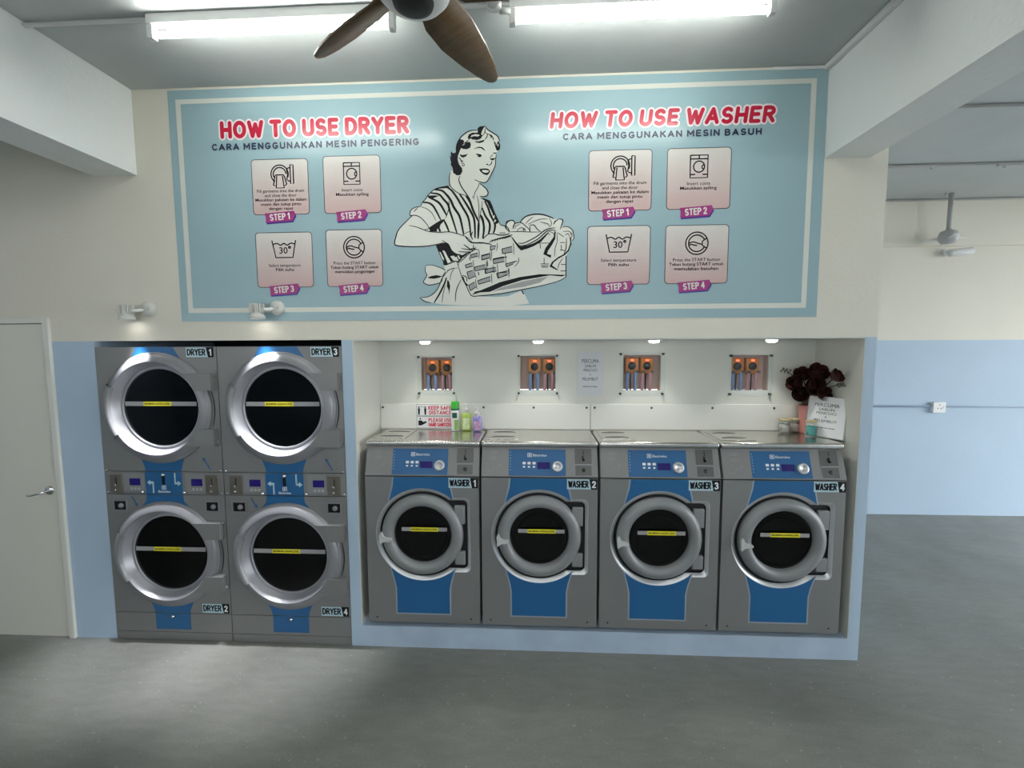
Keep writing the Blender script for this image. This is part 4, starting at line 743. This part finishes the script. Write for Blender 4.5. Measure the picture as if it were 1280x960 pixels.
# spot heads above the dryers
M['spotgrey'] = mat('spotlight_grey', (.56, .56, .52), .5)
def spot_head(x, lab):
    t = empty('spotlight', (x, 0, 2.15), lab, 'spotlight', 'wall spotlights above the dryers', world=True)
    obj('wall_base', smooth(lathe([(0, -.034), (.030, -.034), (.042, -.028), (.045, -.018), (.045, 0)], 28, 'Y', (x + .055, 0, 2.192))), 'spotgrey', t)
    b = NB()
    for dx, dz in ((-.016, .002), (.016, -.002)): lathe([(0, -.0355), (.003, -.0355), (.003, -.033)], 8, 'Y', (x + .055 + dx, 0, 2.192 + dz), b)
    obj('base_screws', b, 'screw', t)
    obj('swivel_arm', tube([(x + .04, -.03, 2.185), (x + .015, -.06, 2.180), (x - .01, -.075, 2.178)], .010, 10), 'whitep', t)
    hb = lathe([(0, 2.214), (.022, 2.214), (.022, 2.160), (.034, 2.152), (.044, 2.135), (.044, 2.122), (.038, 2.122), (.034, 2.132), (0, 2.134)], 28, 'Z')
    for k in range(10):
        q = bx(.018, .042, -.002, .002, 2.158, 2.212); q.transform(Matrix.Rotation(2 * PI * k / 10, 4, 'Z')); me_ = bpy.data.meshes.new('fin'); q.to_mesh(me_); q.free(); hb.from_mesh(me_); bpy.data.meshes.remove(me_)
    hb.transform(Matrix.Translation((x - .035, -.075, 0)))
    obj('finned_head', hb, 'spotgrey', t)
    obj('lamp_lens', disc_cap(NB(), .034, 2.1315, 'Z', (x - .035, -.075, 0), 24), 'lampdisc', t)
    light('SPOT', 'spotlight_lamp', (x - .035, -.078, 2.115), SPOT_W * 4, (0, 0, 0), (.95, .96, 1.0), spot_size=math.radians(47), spot_blend=.9, shadow_soft_size=.03)
spot_head(.335, 'white finned spotlight on the wall above the left dryer stack')
spot_head(1.165, 'white finned spotlight on the banner edge above the right dryer stack')
for i, x in enumerate((2.07, 2.83, 3.59, 4.34)):
    t = empty('downlight', (x, .27, 1.988), 'round lit niche downlight, ' + ('leftmost, over the red signs', 'second, near the grey paper notice', 'third, right of the grey paper notice', 'rightmost, nearest the dried roses')[i], 'downlight', 'downlights over the washers', world=True)
    obj('bezel', lathe([(.046, 1.988), (.046, 1.984), (.036, 1.982), (.034, 1.986)], 28, 'Z', (x, .27, 0)), 'whitep', t)
    obj('lamp_lens', lathe([(.034, 1.986), (.033, 1.974), (.024, 1.968), (0, 1.966)], 24, 'Z', (x, .27, 0)), 'lampdisc', t)
    light('SPOT', 'downlight_lamp', (x, .27, 1.960), DOWN_W * 4, (0, 0, 0), (1, .99, .93), spot_size=math.radians(92), spot_blend=.5, shadow_soft_size=.03)

# ------------------------------------------------------------ niche: splash boards, covers, pumps
b0 = [(N0 + .008, 3.199), (3.204, N1 - .006)]
for i, (x0, x1) in enumerate(b0):
    t = empty('splash_board', ((x0 + x1) / 2, YN, 1.345), 'long white splash board screwed to the niche wall behind the %s two washers' % ('left' if i == 0 else 'right'), 'wall panel', 'white splash boards', world=True)
    obj('board', bx(x0, x1, YN - .012, YN - .0005, 1.355, 1.538, bev=.002), 'board', t)
    for k in range(4):
        x = [(1.705, 2.44, 2.80, 3.175), (3.232, 3.63, 4.05, 4.70)][i][k]
        if i == 1 and k == 3: x = 4.47
        obj('board_screw', smooth(lathe([(0, YN - .019), (.006, YN - .018), (.008, YN - .012)], 12, 'Y', (x, 0, 1.512))), 'screw', t)
WHERE = ['above the red signs and spray can', 'just left of the grey paper notice', 'just right of the grey paper notice', 'beside the dried roses']
COV = [(1.966, 1.597, 2.240, 1.886), (2.685, 1.597, 2.979, 1.893), (3.402, 1.594, 3.716, 1.903), (4.157, 1.592, 4.450, 1.889)]
for i, c_ in enumerate(COV):
    t = empty('pump_cover', ((c_[0] + c_[2]) / 2, YN, c_[1]), 'clear acrylic cover over the wall recess ' + WHERE[i], 'cover', 'acrylic covers over the soap pumps', world=True)
    obj('acrylic_sheet', bx(c_[0], c_[2], YN - .020, YN - .015, c_[1], c_[3], bev=.001), 'acrylic', t)
    for x in (c_[0] + .008, c_[2] - .014):
        for z in (c_[1] + .018, c_[3] - .012): obj('corner_stud', smooth(lathe([(0, YN - .026), (.007, YN - .025), (.008, YN - .020), (.008, YN)], 12, 'Y', (x, 0, z))), 'screw', t)
    h = HOLES[i]
    yb = YN + .083; xo = [.02, .045, .01, -.005][i] + h[0]; z1 = h[3] - .02
    for k in range(2):
        x = xo + .012 + k * .105; 
        p = empty('dosing_pump', (x + .045, yb, z1 - .12), '%s orange dosing pump in the recess %s' % (('left', 'right')[k], WHERE[i]), 'pump', 'orange dosing pumps', world=True)
        obj('housing', bx(x, x + .092, yb - .05, yb, z1 - .115, z1, bev=.006), 'orange', p)
        obj('gauge', smooth(lathe([(0, -.014), (.022, -.014), (.026, -.008), (.028, 0)], 24, 'Y', (x + .046, yb - .05, z1 - .058))), 'screw', p)
        obj('indicator', bx(x + .036, x + .058, yb - .053, yb - .05, z1 - .022, z1 - .013, bev=.001), 'led', p)
        b = NB()
        for q in (.014, .078): lathe([(0, -.030), (.010, -.030), (.011, -.022), (.008, 0)], 12, 'Y', (x + q, yb - .05, z1 - .098), b)
        obj('hose_port', smooth(b), 'slot', p)
        zb = h[1] + .0
        obj('black_cable', tube([(x + .035, yb - .06, z1 - .11), (x + .033, yb - .062, z1 - .16), (x + .036, yb - .05, zb)], .0045, 8), 'ink', p)
        obj('soap_hose', tube([(x + .014, yb - .07, z1 - .10), (x + .014, yb - .055, z1 - .15), (x + .013, yb - .05, zb)], .010, 8), 'hoseb' if k == 0 else 'hosep', p)
        obj('soap_hose', tube([(x + .066, yb - .07, z1 - .10), (x + .068, yb - .055, z1 - .15), (x + .068, yb - .05, zb)], .010, 8), 'hoseb' if k == 0 else 'hosep', p)
        if i in (0, 3) and k == 1: pass

# ------------------------------------------------------------ notices
M['notice'] = mat('notice_paper_grey', (0.60, 0.62, 0.64), 0.6)
def percuma(parent, x0, x1, z0, z1, y, tf=None, m='ink'):
    Wd, H = x1 - x0, z1 - z0; cx = (x0 + x1) / 2
    for s, wf, zf, hf in (('PERCUMA', .66, .80, .085), ('SABUN', .42, .69, .062), ('PENCUCI', .52, .595, .062), ('&', .05, .50, .045), ('PELEMBUT', .60, .395, .065)):
        text('notice_text', s, (cx - Wd * wf / 2, z0 + H * zf - H * hf / 2, cx + Wd * wf / 2, z0 + H * zf + H * hf / 2), y, m, parent, bold=.0, tf=tf)
    b = NB(); xx = cx - Wd * .29
    for l in (.14, .10, .07, .17): stroke(b, [(xx, z0 + H * .225), (xx + Wd * l, z0 + H * .222)], H * .014, y, False); xx += Wd * (l + .025)
    if tf: b.transform(tf)
    obj('notice_small_line', b, m, parent)
t = empty('wall_notice', (3.20, YN, 1.594), 'plain paper notice taped to the niche wall between WASHER 2 and WASHER 3', 'notice', world=True)
obj('paper_sheet', bx(3.110, 3.290, YN - .004, YN - .001, 1.592, 1.905), 'notice', t); percuma(t, 3.110, 3.290, 1.592, 1.905, YN - .0046, m='navy')
def sign(z0, z1, lines, lab, kind):
    x0, x1 = 1.953, 2.214; y = YN - .0135
    t = empty('safety_sign', ((x0 + x1) / 2, YN - .012, z0), lab, 'sign', world=True)
    obj('sign_board', bx(x0, x1, y - .003, y, z0, z1), 'paper', t)
    obj('sign_frame', poly_prism([[(x0, z0), (x1, z0), (x1, z1), (x0, z1)], [(x0 + .002, z0 + .002), (x0 + .002, z1 - .002), (x1 - .002, z1 - .002), (x1 - .002, z0 + .002)]], y - .0034, None), 'ink', t)
    for i, s in enumerate(lines): heavy('sign_text', s, (x0 + .086 + (.006 if len(s) < 9 else 0), z1 - .040 - i * .034, x1 - .006, z1 - .011 - i * .034), y - .0036, 'redsign', t, w=.20, gap=.10)
    b = NB(); yy = y - .0036
    if kind == 0:
        for cx in (x0 + .018, x0 + .064):
            poly_prism([circ(cx, z1 - .020, .006, 12)], yy, None, b); poly_prism([[(cx - .008, z1 - .028), (cx + .008, z1 - .028), (cx + .007, z1 - .052), (cx + .005, z1 - .076), (cx - .005, z1 - .076), (cx - .007, z1 - .052)]], yy, None, b)
        stroke(b, [(x0 + .030, z1 - .018), (x0 + .052, z1 - .018)], .0025, yy, False)
    else:
        poly_prism([circ(x0 + .026, z1 - .018, .006, 12)], yy, None, b); poly_prism([[(x0 + .012, z1 - .030), (x0 + .036, z1 - .028), (x0 + .046, z1 - .040), (x0 + .068, z1 - .034), (x0 + .074, z1 - .044), (x0 + .052, z1 - .056), (x0 + .034, z1 - .066), (x0 + .012, z1 - .066)]], yy, None, b)
    obj('sign_pictogram', b, 'ink', t)
sign(1.450, 1.534, ('KEEP SAFE', 'DISTANCE'), 'red and white sign reading KEEP SAFE DISTANCE, upper of two behind WASHER 1', 0)
sign(1.362, 1.446, ('PLEASE USE', 'HAND SANITIZER'), 'red and white sign reading PLEASE USE HAND SANITIZER, lower of two behind WASHER 1', 1)

# ------------------------------------------------------------ things on the worktops (top at z = 1.354)
ZT = 1.3562
M['canw'] = mat('can_white', (0.78, 0.80, 0.78), 0.25); M['cang'] = mat('cap_green', (0.03, 0.42, 0.02), 0.3); M['cand'] = mat('dark_green_badge', (0.01, 0.09, 0.07), 0.3); M['canl'] = mat('leaf_green_print', (0.25, 0.42, 0.10), 0.3)
M['lime'] = mat('lime_gel', (0.50, 0.66, 0.14), 0.15, coat=.5); M['lilac'] = mat('lilac_gel', (0.33, 0.28, 0.66), 0.15, coat=.5); M['clear'] = mat('clear_plastic', (0.85, 0.88, 0.88), 0.1, trans=.6)
M['pinkv'] = mat('pink_vase_glaze', (0.72, 0.30, 0.26), 0.4); M['teal'] = mat('teal_tissue', (0.10, 0.46, 0.46), 0.6); M['jar'] = mat('clear_jar_glass', (0.9, 0.93, 0.92), 0.04, trans=1.0); M['jar'] = clear('clear_jar_glass_thin', (.93, .95, .94), .05); M['lid'] = mat('pale_wood_lid', (0.50, 0.42, 0.24), 0.5)
M['jarfill'] = mat('white_contents', (0.62, 0.58, 0.56), 0.7); M['jarfill2'] = mat('pinkish_contents', (0.50, 0.38, 0.36), 0.7)
M['rose'] = mat('dried_rose', (0.045, 0.009, 0.007), 0.6, var=0.4, vscale=60); M['stem'] = mat('dark_stem', (0.03, 0.022, 0.014), 0.6); M['leaf'] = mat('grey_green_leaf', (0.16, 0.17, 0.14), 0.6); M['wrap'] = mat('brown_wrap', (0.07, 0.045, 0.028), 0.6)
def lz(prof, x, y, n=28): return smooth(lathe([(r, ZT + h) for r, h in prof], n, 'Z', (x, y, 0)))
X, Y = 2.245, .395
t = empty('spray_can', (X, Y, ZT), 'white disinfectant spray can with bright green cap, beside the red signs', 'spray can', world=True)
obj('can_body', lz([(0, 0), (.028, 0), (.030, .003), (.030, .145), (.028, .152), (0, .153)], X, Y), 'canw', t)
obj('cap', lz([(.029, .153), (.029, .190), (.026, .203), (.020, .208), (0, .209)], X, Y), 'cang', t)
obj('cap_band', lz([(.0305, .146), (.0305, .158)], X, Y), 'cand', t)
b = lathe([(.0306, ZT + .092), (.0306, ZT + .130)], 12, 'Z', (X, Y, 0), a0=math.radians(235), a1=math.radians(305)); obj('badge', b, 'cand', t)
b = lathe([(.0306, ZT + .004), (.0306, ZT + .080)], 12, 'Z', (X, Y, 0), a0=math.radians(268), a1=math.radians(330)); obj('leaf_print', b, 'canl', t)
def pump_bottle(x, y, m, w, h, lab, labm):
    t = empty('sanitizer_bottle', (x, y, ZT), lab, 'bottle', world=True)
    obj('bottle_body', bx(x - w, x + w, y - .020, y + .020, ZT, ZT + h, bev=.013, seg=4), m, t)
    obj('bottle_label', bx(x - w * .72, x + w * .72, y - .0215, y - .0205, ZT + h * .12, ZT + h * .72, bev=.0003), labm, t)
    obj('neck', lz([(.012, h - .004), (.012, h + .014), (.016, h + .015), (.016, h + .030), (.006, h + .034), (.005, h + .055)], x, y, 16), 'whitep', t)
    obj('pump_head', bx(x - .020, x + .010, y - .008, y + .008, ZT + h + .052, ZT + h + .064, bev=.003), 'whitep', t)
M['labl'] = mat('green_label_print', (0.62, 0.72, 0.40), 0.35, var=.3, vscale=40); M['labp'] = mat('purple_label_print', (0.50, 0.30, 0.50), 0.35, var=.4, vscale=40)
pump_bottle(2.325, .40, 'lime', .034, .125, 'lime green hand sanitizer pump bottle between the spray can and lilac bottle', 'labl')
pump_bottle(2.405, .37, 'lilac', .031, .105, 'lilac hand sanitizer pump bottle, rightmost of three behind WASHER 1', 'labp')
def jar(x, y, fill, lab, h=.075, r=.033):
    t = empty('glass_jar', (x, y, ZT), lab, 'jar', 'small jars by the vase', world=True)
    obj('jar_glass', lz([(0, .002), (r - .003, .002), (r, .006), (r, h - .01), (r - .003, h), (r - .005, h), (r - .003, h - .012), (r - .0025, .008), (0, .006)], x, y), 'jar', t)
    obj('contents', lz([(0, .009), (r - .005, .009), (r - .005, h * .72), (0, h * .75)], x, y), fill, t)
    obj('jar_lid', lz([(0, h), (r + .001, h), (r + .001, h + .010), (0, h + .011)], x, y), 'lid', t)
jar(4.497, .37, 'jarfill', 'small clear jar with wooden lid, leftmost by the vase', .085, .035)
jar(4.583, .40, 'jarfill2', 'small clear jar with wooden lid holding pinkish contents, just left of the vase', .085, .035)
jar(4.598, .24, 'teal', 'clear jar filled with bright teal tissue, in front of the pink vase', .095, .033)
VX, VY = 4.655, .375
t = empty('flower_vase', (VX, VY, ZT), 'tall pink vase holding dark dried roses behind the tilted notice', 'vase', world=True)
obj('vase_body', lz([(0, 0), (.040, 0), (.046, .01), (.050, .10), (.053, .190), (.050, .190), (.046, .10), (.040, .012), (0, .01)], VX - .01, VY), 'pinkv', t)
obj('stem_wrap', lz([(.030, .150), (.040, .195), (.046, .230), (.040, .255), (.02, .26)], VX, VY), 'wrap', t)
def petal(b, c, R, rad, h, ang, wid, curl):
    vs = []
    for i in range(5):
        row = []; u = i / 4
        for j in range(5):
            v = (j / 4 - .5) * wid * (.75 + .5 * math.sin(u * 3)) * (1 - .35 * u ** 3); rr = rad * (.25 + .85 * math.sin(.35 + u * 1.9) + curl * u ** 3); z = h * (u * 1.05 - .35) - abs(j / 4 - .5) * h * .22 * u
            row.append(b.verts.new(c + R @ Vector((rr * math.cos(ang + v), rr * math.sin(ang + v), z))))
        vs.append(row)
    for i in range(4):
        for j in range(4): b.faces.new((vs[i][j], vs[i][j + 1], vs[i + 1][j + 1], vs[i + 1][j])).smooth = True
def rose(x, y, z, r, tilt, az, lab):
    t = empty('dried_rose', (x, y, z), lab, 'flower', 'dried roses in the vase', world=True)
    R = Matrix.Rotation(az, 3, 'Z') @ Matrix.Rotation(tilt, 3, 'Y'); b = NB(); c = Vector((x, y, z))
    for k, (rad, h, nn, cu) in enumerate(((.30, 1.5, 3, 0), (.52, 1.45, 4, .05), (.72, 1.3, 5, .20), (.88, 1.1, 6, .40))):
        for q in range(nn): petal(b, c, R, r * rad, r * h, q * 2 * PI / nn + k * .7, 2 * PI / nn * 1.3, cu)
    bmesh.ops.create_icosphere(b, subdivisions=2, radius=r * .42, matrix=Matrix.Translation(c))
    obj('bloom', b, 'rose', t)
    obj('stem', tube([(VX, VY, ZT + .20), ((x + VX) / 2, (y + VY) / 2, (z + ZT + .20) / 2 + .01), (x, y, z)], .0035, 6), 'stem', t)
RT = math.radians
for a in ((4.575, .34, 1.622, .046, RT(80), RT(-115), 'dried dark rose lowest on the left of the bouquet, above the vase rim'), (4.548, .35, 1.690, .046, RT(75), RT(-140), 'dried dark rose leftmost of the bouquet'), (4.600, .37, 1.742, .048, RT(50), RT(-120), 'dried dark rose at the upper left of the bouquet'),
          (4.668, .33, 1.758, .056, RT(55), RT(-90), 'largest dried dark rose at the top centre of the bouquet'), (4.640, .31, 1.680, .054, RT(80), RT(-95), 'dried dark rose in the middle front of the bouquet'), (4.672, .27, 1.632, .044, RT(75), RT(-80), 'dried dark rose low on the right, just above the notice'), (4.672, .15, 1.750, .040, RT(60), RT(-60), 'dried reddish rose rightmost and apart from the bouquet')):
    rose(*a)
def sprig(pts, lab):
    t = empty('leaf_sprig', pts[0], lab, 'foliage', 'grey green sprigs in the vase', world=True)
    obj('stem', tube(pts, .0025, 6), 'stem', t); e = Vector(pts[-1]); d = (e - Vector(pts[-2])).normalized()
    for k in range(6):
        c = e - d * (.012 * k) ; s_ = 1 if k % 2 else -1; L = .024; w = .010
        u = (d * .6 + Vector((0, -.2, .8 * s_))).normalized(); v = u.cross(Vector((0, 1, 0))).normalized()
        q = NB(); P = [c, c + u * L * .5 + v * w, c + u * L, c + u * L * .5 - v * w]; q.faces.new([q.verts.new(p) for p in P]); obj('leaf', q, 'leaf', t)
sprig([(4.64, .37, 1.60), (4.57, .38, 1.72), (4.51, .39, 1.775), (4.478, .39, 1.783)], 'grey green leaf sprig sticking out at the upper left of the roses')
sprig([(4.67, .36, 1.60), (4.70, .30, 1.66), (4.72, .22, 1.69), (4.725, .15, 1.705)], 'grey green leaf sprig leaning out right of the roses')
# tilted framed notice standing at the right end: built in its own plane, then stood at its place
a = math.atan2(.116 - .318, 4.722 - 4.603); Wn = math.hypot(.116 - .318, 4.722 - 4.603); Hn = .262
TN = Matrix.Translation((4.603, .318, ZT)) @ Matrix.Rotation(a, 4, 'Z') @ Matrix.Rotation(math.radians(-7), 4, 'X')
t = empty('standing_notice', (4.66, .22, ZT), 'white framed notice leaning at the right end of the worktop, on WASHER 4', 'notice', world=True)
b = bx(0, Wn, 0, .008, 0.0, Hn, bev=.001); b.transform(TN); obj('notice_board', b, 'paper', t)
b = poly_prism([[(0, 0), (Wn, 0), (Wn, Hn), (0, Hn)], [(.003, .003), (.003, Hn - .003), (Wn - .003, Hn - .003), (Wn - .003, .003)]], -.002, 0); b.transform(TN); obj('notice_frame', b, 'greyp', t)
percuma(t, .004, Wn - .004, .004, Hn - .004, -.0012, tf=TN)
b = bx(.02, Wn - .02, .008, .05, 0.004, .008); b.transform(Matrix.Translation((4.603, .318, ZT)) @ Matrix.Rotation(a, 4, 'Z')); obj('easel_foot', b, 'greyp', t)
